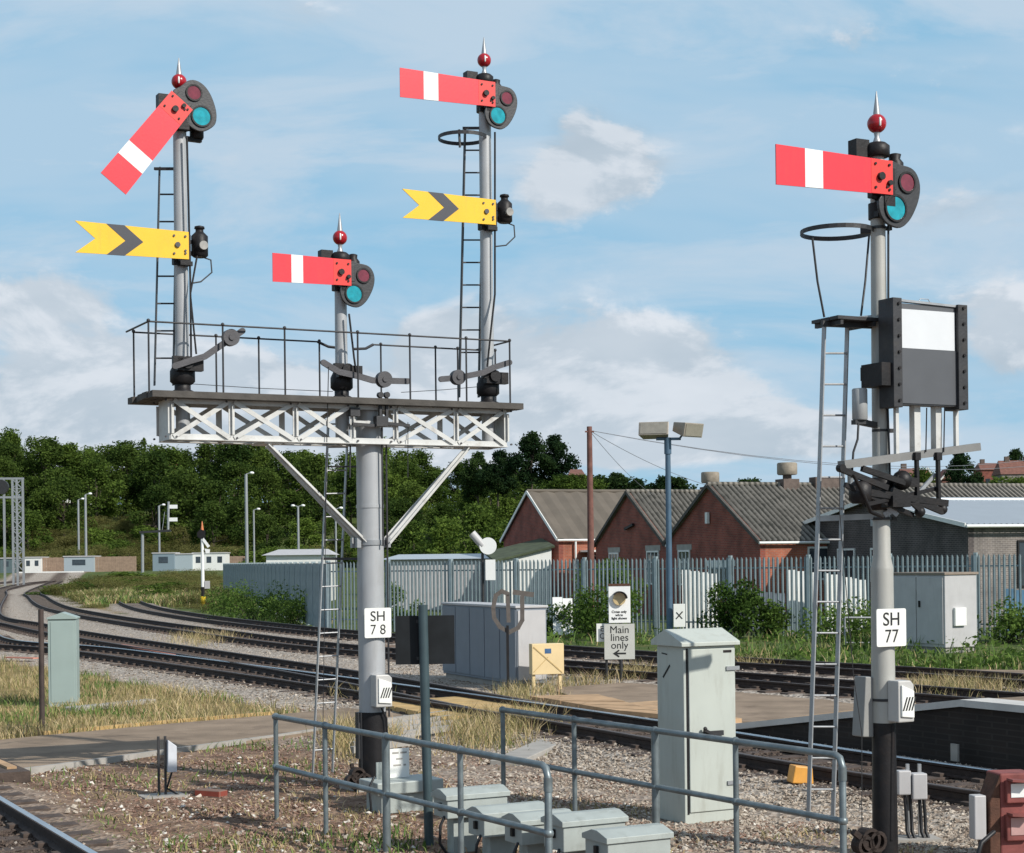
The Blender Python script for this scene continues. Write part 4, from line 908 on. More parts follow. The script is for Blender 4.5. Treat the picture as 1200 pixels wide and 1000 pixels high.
# black sign back on pole
sp_ = G(503, 991); FS = Frame(sp_, R(4)); l = FS.l
t = thing('warning_sign', 'black backed rectangular sign on a slim grey pole behind the left railing', 'sign', sp_, R(4))
zt_ = l(500, 709).z; MB().tube([(0, 0, 0), (-.02, 0, zt_ * .5), (-.035, 0, zt_)], .046, 14).build('pole', mat('pole_blue_grey', (.055, .085, .095), .4, .2, .15, 5), t)
a = l(463, 722, .06); b = l(533, 778, .06); MB().bb((a.x, .055, b.z), (b.x, .06, a.z)).build('sign_plate', mat('sign_back_black', (.012, .014, .016), .6, 0, .25, 6, spec=.25), t)
MB().bb((a.x + .2, .047, b.z + .04), (b.x - .25, .0535, b.z + .07)).bb((a.x + .2, .047, a.z - .07), (b.x - .25, .0535, a.z - .04)).build('sign_clamp', dark_steel, t)

# tall pale cabinet
base = G(803, 967); FC = Frame(base, BR); l = FC.l
t = thing('tall_cabinet', 'tall pale green steel cabinet with pitched lid behind the right railing', 'cabinet', base, BR)
wc = l(863, 900, 0).x; dc_ = .50; zc_ = l(803, 758, 0).z
MB().bb((0, 0, 0), (wc, dc_, zc_)).build('body', cab_green, t, .01)
MB().bb((.055, -.018, .12), (wc - .02, -.001, zc_ - .03)).build('door', cab_green, t, .006)
MB().bb((.03, -.004, .10), (.052, -.001, zc_ - .02)).build('door_seal', black_paint, t)
prof = [(-.05, zc_), (dc_ + .04, zc_), (dc_ + .04, zc_ + .05), (dc_ * .55, zc_ + .17), (-.05, zc_ + .04)]
vs = [(-.05, y, zz) for y, zz in prof] + [(wc + .03, y, zz) for y, zz in prof]; n = len(prof)
MB().add(vs, [tuple(range(n))[::-1], tuple(range(n, 2 * n))] + [(i, (i + 1) % n, (i + 1) % n + n, i + n) for i in range(n)]).build('lid', cab_green, t, .006)
zh = l(830, 860, 0).z; hb = MB(); hb.bb((.22, -.05, zh - .02), (.45, -.02, zh + .03)); hb.bar((.20, -.07, zh + .05), (.30, -.05, zh), .03, .03); hb.sphere((.21, -.07, zh + .06), .022, 8, 6); hb.build('handle', dark_steel, t)
hg = MB()
for py in (783, 917): zz = l(855, py, 0).z; hg.bb((wc - .13, -.035, zz - .02), (wc + .03, -.016, zz + .02))
hg.build('hinge', galv, t)
MB().bb((wc - .16, -.022, zc_ - .075), (wc - .06, -.018, zc_ - .05)).build('maker_badge', black_paint, t)
MB().bar((-.003, .25, zc_ - .20), (-.003, .38, zc_ - .33), .004, .02).bar((-.003, .40, zc_ - .08), (-.003, .30, zc_ - .09), .004, .012).build('scratch', black_paint, t)

# left grey cabinet and rusty post
base = G(57, 829); FC = Frame(base, R(8)); l = FC.l
t = thing('slim_cabinet', 'slim pale green grey trackside cabinet standing in dry grass at far left', 'cabinet', base, R(8))
wc = l(90, 800, 0).x; zc_ = l(60, 726, 0).z
MB().bb((0, 0, 0), (wc, .5, zc_)).build('body', mat('sage_paint', (.30, .37, .35), .5, 0, .04, 2, .03, 60, .15, (.22, .25, .22), 3), t, .006)
MB().prism([(-.02, 0), (wc + .02, 0), (wc + .02, .03), (wc / 2, .13), (-.02, .03)], -.03, .53, (0, zc_)).build('lid', mat('sage_paint', (.4, .4, .4)), t, .004)
MB().bb((.05, -.012, .08), (wc - .04, -.001, zc_ - .05)).build('door', mat('sage_paint', (.4, .4, .4)), t, .004)
c = G(49.5, 854); tag(MB().tube([c, c + Vector((0, 0, P(49.5, 714, c.y).z))], 0.045, 10).build('rusty_post', mat('brown_grey_post', (.06, .042, .036), .7, .1, .3, 5)), 'rusty brown post standing close in front of the slim pale cabinet', 'post')

# small box on twin posts
c = G(190, 934); t = thing('trackside_box', 'small white box on two thin angle posts in the stony ground at left', 'trackside box', c, BR)
h_ = P(190, 863, c.y).z
mb = MB()
for x in (-.05, .03): mb.bb((x, -.012, 0), (x + .025, .012, h_))
mb.build('post', dark_steel, t); MB().prism([(.055, h_ - .42), (.165, h_ - .42), (.165, h_ - .12), (.06, h_ - .04)], -.06, .09).build('box_case', mat('box_white', (.56, .58, .62), .5), t, .008)
MB().tube([(.12, 0, h_ - .42), (.06, 0, h_ - .6), (.05, 0, .1), (.2, -.1, 0)], .012, 6).build('cable', cable_m, t); MB().box((0, 0, .0), (.5, .35, .05)).build('footing', concrete, t)

# relay cabinet row
base = G(606, 809); e = G(521, 795); ang = math.atan2(e.y - base.y, e.x - base.x)   # long face runs back to the left
Lr = (e.xy - base.xy).length * 1.02
t = thing('relay_cabinet', 'long grey relay cabinet with four doors behind the black sign', 'cabinet', base, ang)
hz_ = P(606, 713, base.y).z
# local x along the long face (away), local y is towards the left/near side -> body on negative side
sd = -1
wd_ = abs((G(641, 806).xy - base.xy).length) * .78
MB().bb((0, 0, .12), (Lr, sd * wd_, hz_)).build('body', cab_shade, t, .01); MB().bb((-.03, .03, hz_), (Lr + .03, sd * (wd_ + .03), hz_ + .05)).build('roof', pale_grey, t, .008)
MB().bb((.05, -.05, 0), (Lr - .05, sd * (wd_ - .05), .12)).build('plinth', concrete, t)
for i in range(5):
    w = Lr / 5; MB().bb((i * w + .02, 0.001, .18), ((i + 1) * w - .02, .022, hz_ - .04)).build('door', cab_shade, t, .004)
MB().bb((-.022, sd * .03, .2), (-.001, sd * (wd_ - .03), hz_ - .05)).build('sunlit_end_panel', pale_grey, t, .004)  # paler grey paints this end as sunlit against the darkened long face

# cream cabinet on legs
base = G(624, 812); F_ = Frame(base, R(16)); l = F_.l
t = thing('cream_box', 'cream yellow box on two legs with a blue label beside the relay cabinet', 'equipment box', base, R(16))
wz = l(661, 780, 0).x; z0 = l(624, 791, 0).z; z1 = l(624, 755, 0).z
MB().bb((0, 0, z0), (wz, .22, z1)).build('body', cream, t, .008)
for x in (0.02, wz - .10): MB().bb((x, .05, 0), (x + .06, .12, z0)).build('leg', cream, t)
MB().bb((wz * .40, -.004, z1 - .20), (wz * .60, -.001, z1 - .10)).build('label_plate', mat('label_blue', (.05, .12, .25), .4), t)
cream_d = mat('cream_shadow_tone', (.50, .36, .16), .5)
MB().bar((.03, -.006, z1 - .06), (wz - .04, -.006, z0 + .03), .008, .022).bar((.03, -.004, z0 + .05), (wz * .5, -.004, (z0 + z1) / 2 + .04), .004, .014).build('painted_shadow_bars', cream_d, t)  # darker cream bars paint the diagonal shadow cast across the box front

# cut-out speed sign on black post
base = G(597, 815); F_ = Frame(base, R(5)); l = F_.l
t = thing('speed_sign', 'brown cut out numeral sign on a black post in front of the relay cabinet', 'sign', base, R(5))
MB().bb((-.05, -.03, 0), (.0, .03, l(597, 733).z)).build('post', black_paint, t)
tan = mat('sign_back_brown', (.11, .095, .085), .7, .1, .15, 8)
mb = MB()
for path, w in ((((597, 697), (588, 693), (581, 698), (578, 712), (579, 724), (586, 735), (597, 741), (607, 736), (612, 727), (612, 700)), .085), (((595, 697), (596, 728)), .08), (((601, 694), (624, 697)), .10)):
    pts = [l(px, py, 0) for px, py in path]
    for i, (p, q) in enumerate(zip(pts, pts[1:])): p = p.copy(); q = q.copy(); p.y = q.y = (.003 if i % 2 else 0) + (.02 if w > .09 else 0); mb.bar(p, q + (q - p).normalized() * .03, w, .012, up=(0, 1, 0))
mb.build('numeral_plate', tan, t)

# main lines only sign and warning light
base = G(725, 800); F_ = Frame(base, R(3)); l = F_.l
t = thing('crossing_sign', 'pale sign reading Main lines only with a left arrow below a white warning light board', 'sign', base, R(3))
a, b = l(708, 731.5, 0), l(744, 772.5, 0); MB().bb((a.x, -.01, b.z), (b.x, .0, a.z)).build('sign_plate', mat('sign_pale_grey', (.50, .50, .46), .5, 0, .03), t)
pz_ = (a.z + b.z) / 2; px_ = (a.x + b.x) / 2
for s_, q in (('Main', .255), ('lines', .085), ('only', -.085)): text(t, s_, .225, (px_, -.013, pz_ + q))
ar_ = pz_ - .26; MB().bb((px_ - .1, -.015, ar_ - .018), (px_ + .14, -.0105, ar_ + .018)).prism([(-.17, 0), (-.04, .085), (-.02, .06), (-.10, 0), (-.02, -.06), (-.04, -.085)], -.0155, -.0105, (px_ + .02, ar_)).build('arrow', sign_black, t)
MB().tube([(px_ + .03, .03, 0), (px_ + .03, .03, l(726, 690).z)], .04, 10).build('post', dark_steel, t); MB().tube([(l(711, 760).x, .06, 0), (l(711, 760).x, .06, l(711, 745).z)], .03, 8).build('rear_post', dark_steel, t)
a, b = l(713, 687, -.03), l(739, 730, -.03); wb = MB().bb((a.x, -.03, b.z), (b.x, -.016, a.z)).build('light_board', white_enamel, t, .006)
c = l(725.5, 702, -.05); MB().disc_y((c.x, c.z), .14, -.10, -.031, 24).build('amber_lens', mat('amber_lens', (.55, .42, .22), .15, 0, .15, 8, spec=.8), wb); MB().prism([(.17 * math.cos(R(q)), .17 * math.sin(R(q))) for q in range(10, 150, 14)] + [(.15 * math.cos(R(q)), .15 * math.sin(R(q))) for q in range(142, 0, -14)], -.24, -.031, (c.x, c.z)).build('lamp_hood', black_paint, wb)
text(wb, 'Cross only\nwhen\nlight shows', .075, (c.x, -.0335, l(725, 722).z + .02), bold=.002); MB().bb((a.x, -.04, a.z), (b.x, .05, a.z + .05)).build('board_cap', rust, wb)
a, b = l(699, 731, .1), l(716, 752, .1); q = MB().bb((a.x, .10, b.z), (b.x, .11, a.z)).build('rear_plate', sign_white, t); text(q, 'E\nC', .17, (a.x + .12, .097, (a.z + b.z) / 2))

# two small white boxes at SH 77, orange block, red housing
base = G(1068, 985); F_ = Frame(base, R(6)); l = F_.l
t = thing('junction_box', 'pair of pale grey junction boxes with drooping black cables right of the signal post', 'junction box', base, R(6))
mb = MB()
for x0_, x1_ in ((1050, 1067), (1066, 1085)):
    a, b = l(x0_ + .7, 903 + (x0_ > 1060) * 3, 0), l(x1_ - .7, 931 + (x0_ > 1060) * 5, 0); MB().bb((a.x, -.05 - .02 * (x0_ > 1060), b.z), (b.x, .05, a.z)).build('box_case', pale_grey, t, .012)
for px in (1065, 1079): MB().bb((l(px, 900, .03).x - .015, .055, 0), (l(px, 900, .03).x + .015, .085, l(px, 896, .03).z)).build('post', galv, t)
for px in (1060, 1066, 1077, 1082): mb.tube([l(px, 932, 0), l(px + 2, 955, 0), l(px + 3, 975, -.02), l(px + 10, 992, -.1)], .017, 6)
mb.build('cable', cable_m, t); MB().box((0, 0, 0), (.5, .3, .06)).build('footing', concrete, t)
p = G(925, 917, .10); t_ = MB().prism([(0, 0), (.26, -.02), (.25, .17), (.04, .20)], -.1, .1).build('orange_block', orange_m, None, .012); t_.location = p; t_.rotation_euler = (0, 0, .2); tag(t_, 'small orange and cream block lying against the rail by the ladder foot', 'block')
base = G(1178, 1010); F_ = Frame(base, R(10)); l = F_.l
t = thing('ground_signal', 'faded red ground signal housing with two white faces cut by the bottom right corner', 'railway signal', base, R(10))
a, b = l(1172, 907, 0), l(1215, 1000, 0); MB().bb((a.x, 0, 0), (b.x, .28, a.z)).build('housing', red_brown, t, .015); MB().prism([(0, 0), (0, a.z - .25), (.1, a.z - .01), (.1, 0)], .0, .25, (a.x - .101, 0)).build('side_cheek', rust, t, .01)
for y_ in ((914, 940), (954, 984)):
    c1, c2 = l(1177, y_[0], 0), l(1203, y_[1], 0); MB().bb((c1.x, -.05, c2.z), (c2.x, -.001, c1.z)).build('face_frame', red_brown, t, .01); MB().bb((c1.x + .035, -.056, c2.z + .05), (c2.x - .03, -.0505, c1.z - .03)).build('white_face', white_enamel if y_[0] < 930 else mat('pink_white', (.5, .3, .28), .4), t, .006)
    MB().bar((c1.x, -.10, c1.z + .01), (c2.x, -.10, c1.z - .01), .12, .02).build('face_hood', red_brown, t)
MB().bb((l(1143, 930, 0).x, .02, l(1150, 985, 0).z), (l(1157, 930, 0).x, .14, l(1150, 933, 0).z)).build('side_box', pale_grey, t, .01)
MB().tube([l(1165, 975, -.1), l(1150, 988, -.2), l(1146, 1002, -.2)], .02, 8).build('cable', cable_m, t)

tag(MB().bar(G(140, 755.5, .20), G(207, 767.5, .20), .22, .03).build('guard_board', mat('pink_board', (.50, .20, .14), .8)), 'long faded pink board lying between the rails right of the slim pale cabinet', 'board')
tag(MB().bar(G(8, 770.5, .10), G(42, 771.5, .10), .22, .03).build('guard_board', mat('pink_board', (.50, .20, .14), .8)), 'short faded pink board beside the rail left of the rusty post', 'board')
# ------------------------------------------------------------------ concrete troughs and bits in the cess
for a, b, lab in (((592, 895), (652, 868), 'short pale concrete slab lying in stones left of the tall cabinet'), ((900, 921), (1000, 934), 'broken pale concrete trough lid behind the right railing')):
    tag(MB().bar(G(*a, .03), G(*b, .03), .42 if a[0] < 700 else .3, .08).build('concrete_slab', concrete, None, .01), lab, 'slab')
tag(MB().bar(G(233, 929, .03), G(262, 931, .03), .16, .09).build('old_brick', red_brick, None, .01), 'single reddish brick lying on stony ground near the small white box', 'brick')
tag(MB().bar(G(80, 832, .04), G(178, 822, .04), .28, .10).build('concrete_slab', concrete, None, .02), 'pale slab lying in dry grass beside the slim pale cabinet', 'slab')

# ------------------------------------------------------------------ scatter: stones, grass, weeds
def inside(XY, polys):
    out = np.zeros(len(XY), bool)
    for poly in polys:
        q = np.array([[p[0], p[1]] for p in poly]); n = len(q); c = np.zeros(len(XY), bool); j = n - 1
        for i in range(n):
            cond = ((q[i, 1] > XY[:, 1]) != (q[j, 1] > XY[:, 1])) & (XY[:, 0] < (q[j, 0] - q[i, 0]) * (XY[:, 1] - q[i, 1]) / (q[j, 1] - q[i, 1] + 1e-12) + q[i, 0]); c ^= cond; j = i
        out |= c
    return out
NOGO = [path_near, [g(640, 806.5), g(772, 797.5), g(1000, 789), g(1060, 800), g(1060, 824), g(990, 833), g(880, 846), g(862, 846), g(772, 834), g(700, 825)], [(3.3, 26.8), (5.77, 21.9), (11.4, 11), (12.9, 11.7), (7.2, 22.6), (4.8, 27.5)], [g(1040, 788), g(1260, 788), g(1260, 803), g(1040, 803)], [g(437, 823, .1), g(555, 815, .1), g(640, 832, .1), g(520, 840, .1)], [g(618, 815, .1), g(700, 813, .1), g(870, 842, .1), g(815, 848, .1)]]
def screen_pts(n, y0, y1, x0=-150, x1=1350, pw=1.0):
    px = rng.uniform(x0, x1, n); py = y0 + (y1 - y0) * rng.uniform(0, 1, n) ** pw
    lx = (px - CX) / FPX; ly = (HY - py) / FPX; rx = lx * cr + ly * sr; rz = ly * cr - lx * sr; D = -H / rz
    XY = np.stack([rx * D, D], 1); return XY[~inside(XY, NOGO)]
OCT = np.array([[1, 0, 0], [-1, 0, 0], [0, 1, 0], [0, -1, 0], [0, 0, 1], [0, 0, -1], ], float); OF = np.array([[4, 0, 2], [4, 2, 1], [4, 1, 3], [4, 3, 0], [5, 2, 0], [5, 1, 2], [5, 3, 1], [5, 0, 3]])
def stones(name, XY, s0, s1, m, z=0.0, zf=None, lo=0.0):
    n = len(XY); sz = rng.uniform(s0, s1, n) * rng.choice([.7, 1, 1.35], n, p=[.45, .4, .15]); V = OCT[None] * rng.uniform(.55, 1.15, (n, 6, 1)) + rng.normal(0, .18, (n, 6, 3))
    a = rng.uniform(0, 2 * PI, n); ca, sa = np.cos(a), np.sin(a); V[:, :, 2] *= .62
    tl = rng.uniform(-.6, .6, n); ct, stl = np.cos(tl), np.sin(tl); y = V[:, :, 1] * ct[:, None] - V[:, :, 2] * stl[:, None]; zz = V[:, :, 1] * stl[:, None] + V[:, :, 2] * ct[:, None]
    x = V[:, :, 0] * ca[:, None] - y * sa[:, None]; y = V[:, :, 0] * sa[:, None] + y * ca[:, None]
    V = np.stack([x, y, zz], 2) * sz[:, None, None]; V[:, :, 0] += XY[:, 0:1]; V[:, :, 1] += XY[:, 1:2]; V[:, :, 2] += (z if np.isscalar(z) else np.asarray(z)[:, None]) + sz[:, None] * .2
    F = (OF[None] + 6 * np.arange(n)[:, None, None]).reshape(-1, 3); at = np.repeat(np.clip(rng.beta(2, 2.4, n) + lo, 0, 1), 8)
    return npmesh(name, V.reshape(-1, 3), F, m, at, 'stuff')
XY = screen_pts(210000, 712, 1015)
b, gz, dz = zones(XY); dd = np.min([dist(XY, CL[k]) for k in '1234'], 0)
u = rng.uniform(0, 1, len(XY)); intrack = dd < 1.15
kb = (u < b * .80) & ~((dd > .60) & (dd < .82)) 
d5_ = dist(XY, CL['5']); kb &= d5_ > 1.4; kb |= (d5_ < 1.0) & (u < .75); dd = np.minimum(dd, d5_)
zz = .075 * (1 - sst(dd[kb], 1.3, 1.9)) 
it = dd[kb] < rng.uniform(.8, 1.4, kb.sum()); stones('ballast', XY[kb][~it], .018, .034, stone_mat, zz[~it]); stones('oily_ballast', XY[kb][it], .016, .03, bed_stone, zz[it])
ks = (~kb) & (b < .8) & (gz < .3) & (dz < .3)
clump = wob(XY, 1.9, 2) + wob(XY, 6.0, 9) * .6
k2 = ks & (rng.uniform(0, 1, len(XY)) < np.clip(.45 + clump * .5, .10, 1)); stones('soil_stones', XY[k2], .012, .027, soil_stone)
k3 = (~kb) & (XY[:, 1] < 24) & (rng.uniform(0, 1, len(XY)) < .025); stones('pale_stones', XY[k3], .022, .04, stone_mat, 0.0, None, .35)
def blades(name, XY, h0, h1, w, m, lean=.35, z=0.0, hs=None, label=None):
    n = len(XY); h = rng.uniform(h0, h1, n) * (1 if hs is None else hs); a = rng.uniform(0, 2 * PI, n); ln = rng.normal(0, lean, (n, 2)) * h[:, None]; ww = w * rng.uniform(.6, 1.4, n)
    dx, dy = np.cos(a) * ww / 2, np.sin(a) * ww / 2; V = np.zeros((n, 5, 3)); zz = np.zeros(n) + z
    V[:, 0] = np.stack([XY[:, 0] - dx, XY[:, 1] - dy, zz - .02], 1); V[:, 1] = np.stack([XY[:, 0] + dx, XY[:, 1] + dy, zz - .02], 1)
    V[:, 2] = np.stack([XY[:, 0] + dx * .8 + ln[:, 0] * .35, XY[:, 1] + dy * .8 + ln[:, 1] * .35, zz + h * .55], 1); V[:, 3] = np.stack([XY[:, 0] - dx * .8 + ln[:, 0] * .35, XY[:, 1] - dy * .8 + ln[:, 1] * .35, zz + h * .55], 1)
    V[:, 4] = np.stack([XY[:, 0] + ln[:, 0], XY[:, 1] + ln[:, 1], zz + h * .97], 1)
    o = 5 * np.arange(n)[:, None]; F = np.concatenate([o + [0, 1, 2], o + [0, 2, 3], o + [3, 2, 4]], 0); r_ = rng.beta(2, 2, n)
    return npmesh(name, V.reshape(-1, 3), F, m, np.concatenate([r_, r_, r_]), 'stuff')
# dry verge left of the main line
XY = screen_pts(60000, 768, 905, -150, 420); b, gz, dz = zones(XY); k = (dz > .5) & (rng.uniform(0, 1, len(XY)) < np.clip(.45 + wob(XY, 1.3, 4) * .8, .03, 1))
Xd = XY[k]; blades('dry_grass', Xd, .08, .30, .012, dry_grass, .5, hs=np.clip(.75 + wob(Xd, .9, 1) * .5, .3, 1.3))
k = (dz > .5) & (rng.uniform(0, 1, len(XY)) < np.clip(.05 + wob(XY, 1.0, 11) * .5, .0, .6)); blades('verge_grass', XY[k], .08, .24, .018, green_grass, .5)
def patch(cx_, cy_, rx, ry, n):
    px = rng.normal(cx_, rx, n); py = rng.normal(cy_, ry, n); lx = (px - CX) / FPX; ly = (HY - py) / FPX; rx_ = lx * cr + ly * sr; rz = ly * cr - lx * sr; D = -H / rz; return np.stack([rx_ * D, D], 1)
P1 = np.concatenate([patch(560, 862, 30, 9, 1700), patch(608, 852, 20, 9, 1300), patch(640, 812, 20, 4, 500), patch(700, 806, 30, 3, 900), patch(745, 795, 14, 4, 900), patch(600, 822, 12, 4, 500), patch(405, 868, 12, 10, 1300), patch(455, 872, 10, 4, 350), patch(420, 820, 20, 2, 150), patch(240, 751, 20, 3.2, 1300), patch(1120, 810, 38, 6, 3200), patch(880, 783, 20, 2.5, 500), patch(330, 848, 14, 4, 300)])
P1 = P1[~inside(P1, NOGO)]; blades('tall_dry_grass', P1, .10, .42, .011, dry_grass, .45)
P2 = np.concatenate([patch(605, 862, 25, 8, 600), patch(455, 990, 25, 8, 220), patch(320, 905, 40, 6, 200), patch(100, 915, 70, 10, 160), patch(225, 995, 50, 8, 150), patch(110, 975, 15, 12, 200), patch(380, 990, 50, 10, 120), patch(270, 875, 60, 4, 350), patch(1110, 815, 40, 6, 900)])
P2 = P2[~inside(P2, NOGO)]; blades('short_green_weeds', P2, .03, .13, .016, green_grass, .7)
# sparse litter of dry stems across the soil
XY = screen_pts(26000, 880, 1010, -100, 1100); b, gz, dz = zones(XY); k = (b < .5) & (dz < .5) & (rng.uniform(0, 1, len(XY)) < np.clip(.25 + wob(XY, 2.2, 6) * .5, .02, 1)); blades('dry_stems', XY[k], .02, .09, .012, dry_grass, .9)
# weeds on the fence side
A0 = P(262, 657, 150).xy; B0 = Vector((G(385, 742).x, G(385, 742).y)); C0 = Vector((G(1210, 752).x, G(1210, 752).y)); C1 = C0 + (C0 - B0) * .35
def leafcloud(XYZ, r, size, squash=1.0):
    pass
def leaves(n_, pos, size, nrm_up=.3):
    n = len(pos); a = rng.normal(0, 1, (n, 3)); a /= np.linalg.norm(a, axis=1)[:, None]; b_ = rng.normal(0, 1, (n, 3)); b_ -= a * (a * b_).sum(1)[:, None]; b_ /= np.linalg.norm(b_, axis=1)[:, None]
    s = size * rng.uniform(.5, 1.4, n)[:, None]; V = np.stack([pos - a * s, pos - b_ * s * .45, pos + a * s, pos + b_ * s * .45], 1)
    return V.reshape(-1, 3), np.arange(4 * n).reshape(-1, 4)
def weeds():
    pts = []; s4 = []
    XY = screen_pts(70000, 690, 790, -50, 1300, 1.0); s = side_of(XY, CL['4']); d4 = dist(XY, CL['4']); d3 = dist(XY, CL['3'])
    k = (s > 0) & (d4 > 1.9) & (d3 > 2) & (XY[:, 1] < 95)
    # keep on the near side of the fence
    n1 = np.array([B0.x - A0.x, B0.y - A0.y]); n2 = np.array([C0.x - B0.x, C0.y - B0.y])
    r1 = (XY[:, 0] - A0.x) * n1[1] - (XY[:, 1] - A0.y) * n1[0]; r2 = (XY[:, 0] - B0.x) * n2[1] - (XY[:, 1] - B0.y) * n2[0]
    right = XY[:, 0] > B0.x; k &= np.where(right, r2 > 1.0, True)
    XY = XY[k]; dens = np.clip(.30 + wob(XY, .55, 3) * .85, .03, 1); XY = XY[rng.uniform(0, 1, len(XY)) < dens]
    h = np.clip(.35 + wob(XY, .45, 8) * .55, .08, 1.1) * rng.uniform(.1, 1, len(XY)); pos = np.column_stack([XY, h])
    V, F = leaves(0, pos, .085); npmesh('fence_weeds', V, F, leaf_w, rng.uniform(0, 1, len(F)), 'stuff')
    k = rng.uniform(0, 1, len(XY)) < .25; blades('fence_side_grass', XY[k], .15, .55, .03, green_grass, .4)
    k = rng.uniform(0, 1, len(XY)) < .15; blades('fence_side_dry_grass', XY[k], .1, .45, .03, dry_grass, .4)
    # far wedge of rough grass
    XY = screen_pts(26000, 672, 712, 40, 300); k = (np.min([dist(XY, CL[q]) for q in '123'], 0) > 2.5) & (dist(XY, CL['4']) > 1.6) & (side_of(XY, CL['3']) > 0); XY = XY[k]
    blades('rough_grass', XY[::2], .2, .7, .08, green_grass, .4); blades('rough_dry_grass', XY[1::2], .2, .7, .08, dry_grass, .4)
weeds()
def shrub(px, py, D, w, h, label, n=2600, m=None, size=.07, group=None, cat='shrub'):
    base = P(px, py, D); base.z = 0 if D < 160 else base.z; t = thing('shrub', label, cat, base, 0, group)
    c = []; 
    for i in range(9): c.append((rng.normal(0, w * .28), rng.normal(0, w * .2), rng.uniform(.2, .8) * h, rng.uniform(.16, .3) * w))
    pos = []
    for (x, y, z, r) in c:
        k = n // 9; d_ = rng.normal(0, 1, (k, 3)); d_ /= np.linalg.norm(d_, axis=1)[:, None]; q = d_ * (r * rng.uniform(.55, 1.05, k)[:, None]) + [x, y, z]; pos.append(q)
    pos = np.concatenate(pos); pos = pos[pos[:, 2] > 0]; V, F = leaves(0, pos, size); o = npmesh('foliage', V, F, m or leaf_w, rng.uniform(0, 1, len(F))); o.parent = t
    mb = MB()
    for (x, y, z, r) in c[:6]: mb.tube([(0, 0, 0), (x * .5, y * .5, z * .5), (x, y, z)], .012, 5)
    mb.build('stem', bark, t)
shrub(868, 755, 57, 2.2, 2.0, 'tall bright weed bush against the fence just right of the tall cabinet', 3600)
shrub(905, 752, 57, 2.0, 1.2, 'low leafy bush between the tall cabinet and the signal ladder at the fence')
shrub(700, 745, 58, 2.6, 1.7, 'bush by the fence behind the Main lines only sign')
shrub(670, 742, 60, 2.0, 1.3, 'bush by the fence just right of the relay cabinet')
shrub(300, 712, 82, 3.6, 1.3, 'wide green bramble clump below the receding fence at left', 3400)
shrub(270, 705, 95, 3.2, 1.2, 'small green bramble clump near the dwarf signal')
shrub(345, 722, 74, 3.0, 1.2, 'green bramble clump below the fence corner')
shrub(462, 738, 66, 1.6, 1.9, 'narrow green bush against the fence right of the bracket signal post')
shrub(1010, 762, 54, 3.4, .9, 'low weeds at the fence left of the grey locker')
shrub(1100, 768, 52, 2.2, 1.0, 'weeds in front of the grey locker at right')
shrub(1180, 768, 52, 2.4, 1.1, 'weeds at the right edge by the fence')
shrub(715, 668, 74, 2.6, 4.0, 'bush growing behind the fence beside the brown pole', 3600)

# ------------------------------------------------------------------ palisade fence
def fence(a, b, label, nb, top=2.72):
    L_ = (b - a).length; ang = math.atan2(b.y - a.y, b.x - a.x); t = thing('palisade_fence', label, 'fence', (a.x, a.y, 0), ang); bay = L_ / nb
    mb = MB(); n = int(bay / .155)
    for i in range(n):
        x = (i + .6) * bay / (n + .2) + random.uniform(-.006, .006); w = .043
        vs = [(x - w, 0, .08), (x - w * .3, -.028, .08), (x + w * .3, -.028, .08), (x + w, 0, .08), (x - w, 0, top - .12), (x - w * .3, -.028, top - .03), (x + w * .3, -.028, top - .03), (x + w, 0, top - .12)]
        mb.add(vs, [(0, 1, 5, 4), (1, 2, 6, 5), (2, 3, 7, 6)])
        mb.add([(v[0], v[1] + .004, v[2]) for v in vs], [(4, 5, 1, 0), (5, 6, 2, 1), (6, 7, 3, 2)])
    for z in (.5, top - .42): mb.bb((0.03, .008, z), (bay - .03, .05, z + .05))
    pr = mb.build('pale_panel', pal_steel, t); po = MB().bb((-.05, -.06, 0), (.05, .10, top - .02)).bb((-.05, -.075, top - .018), (.05, .1, top + .03)).build('post', pal_post, t)
    for i in range(nb + 1):
        if i: q = po.copy(); COL.objects.link(q); q.parent = t; q.location.x = i * bay
        if 0 < i < nb: q = pr.copy(); COL.objects.link(q); q.parent = t; q.location.x = i * bay
    return t
fence(A0, B0, 'grey steel palisade fence section receding to the far left beyond the bracket signal', 30, 2.72)
fence(B0, C1, 'grey steel palisade fence section running across to the right edge', 13, 2.75)

# ------------------------------------------------------------------ buildings behind the fence
def corr_sheet(mb, p00, p10, p11, p01, pitch, amp, thick=.03):
    # p00->p10 along the eave, p00->p01 up the slope
    p00, p10, p11, p01 = map(Vector, (p00, p10, p11, p01)); nrm = (p10 - p00).cross(p01 - p00).normalized(); L_ = (p10 - p00).length; n = max(2, int(L_ / pitch * 4)); vs = []
    for i in range(n + 1):
        t = i / n; o = nrm * (amp * math.sin(2 * PI * t * L_ / pitch)); vs += [p00.lerp(p10, t) + o, p01.lerp(p11, t) + o]
    mb.add(vs, [(2 * i, 2 * i + 2, 2 * i + 3, 2 * i + 1) for i in range(n)])
    mb.add([v - nrm * thick for v in vs], [(2 * i + 1, 2 * i + 3, 2 * i + 2, 2 * i) for i in range(n)]); k = 2 * n
    mb.add([vs[0], vs[1], vs[1] - nrm * thick, vs[0] - nrm * thick, vs[k], vs[k + 1], vs[k + 1] - nrm * thick, vs[k] - nrm * thick], [(0, 1, 2, 3), (7, 6, 5, 4)])
    mb.add([vs[0], vs[0] - nrm * thick, vs[k] - nrm * thick, vs[k]], [(0, 1, 2, 3)])
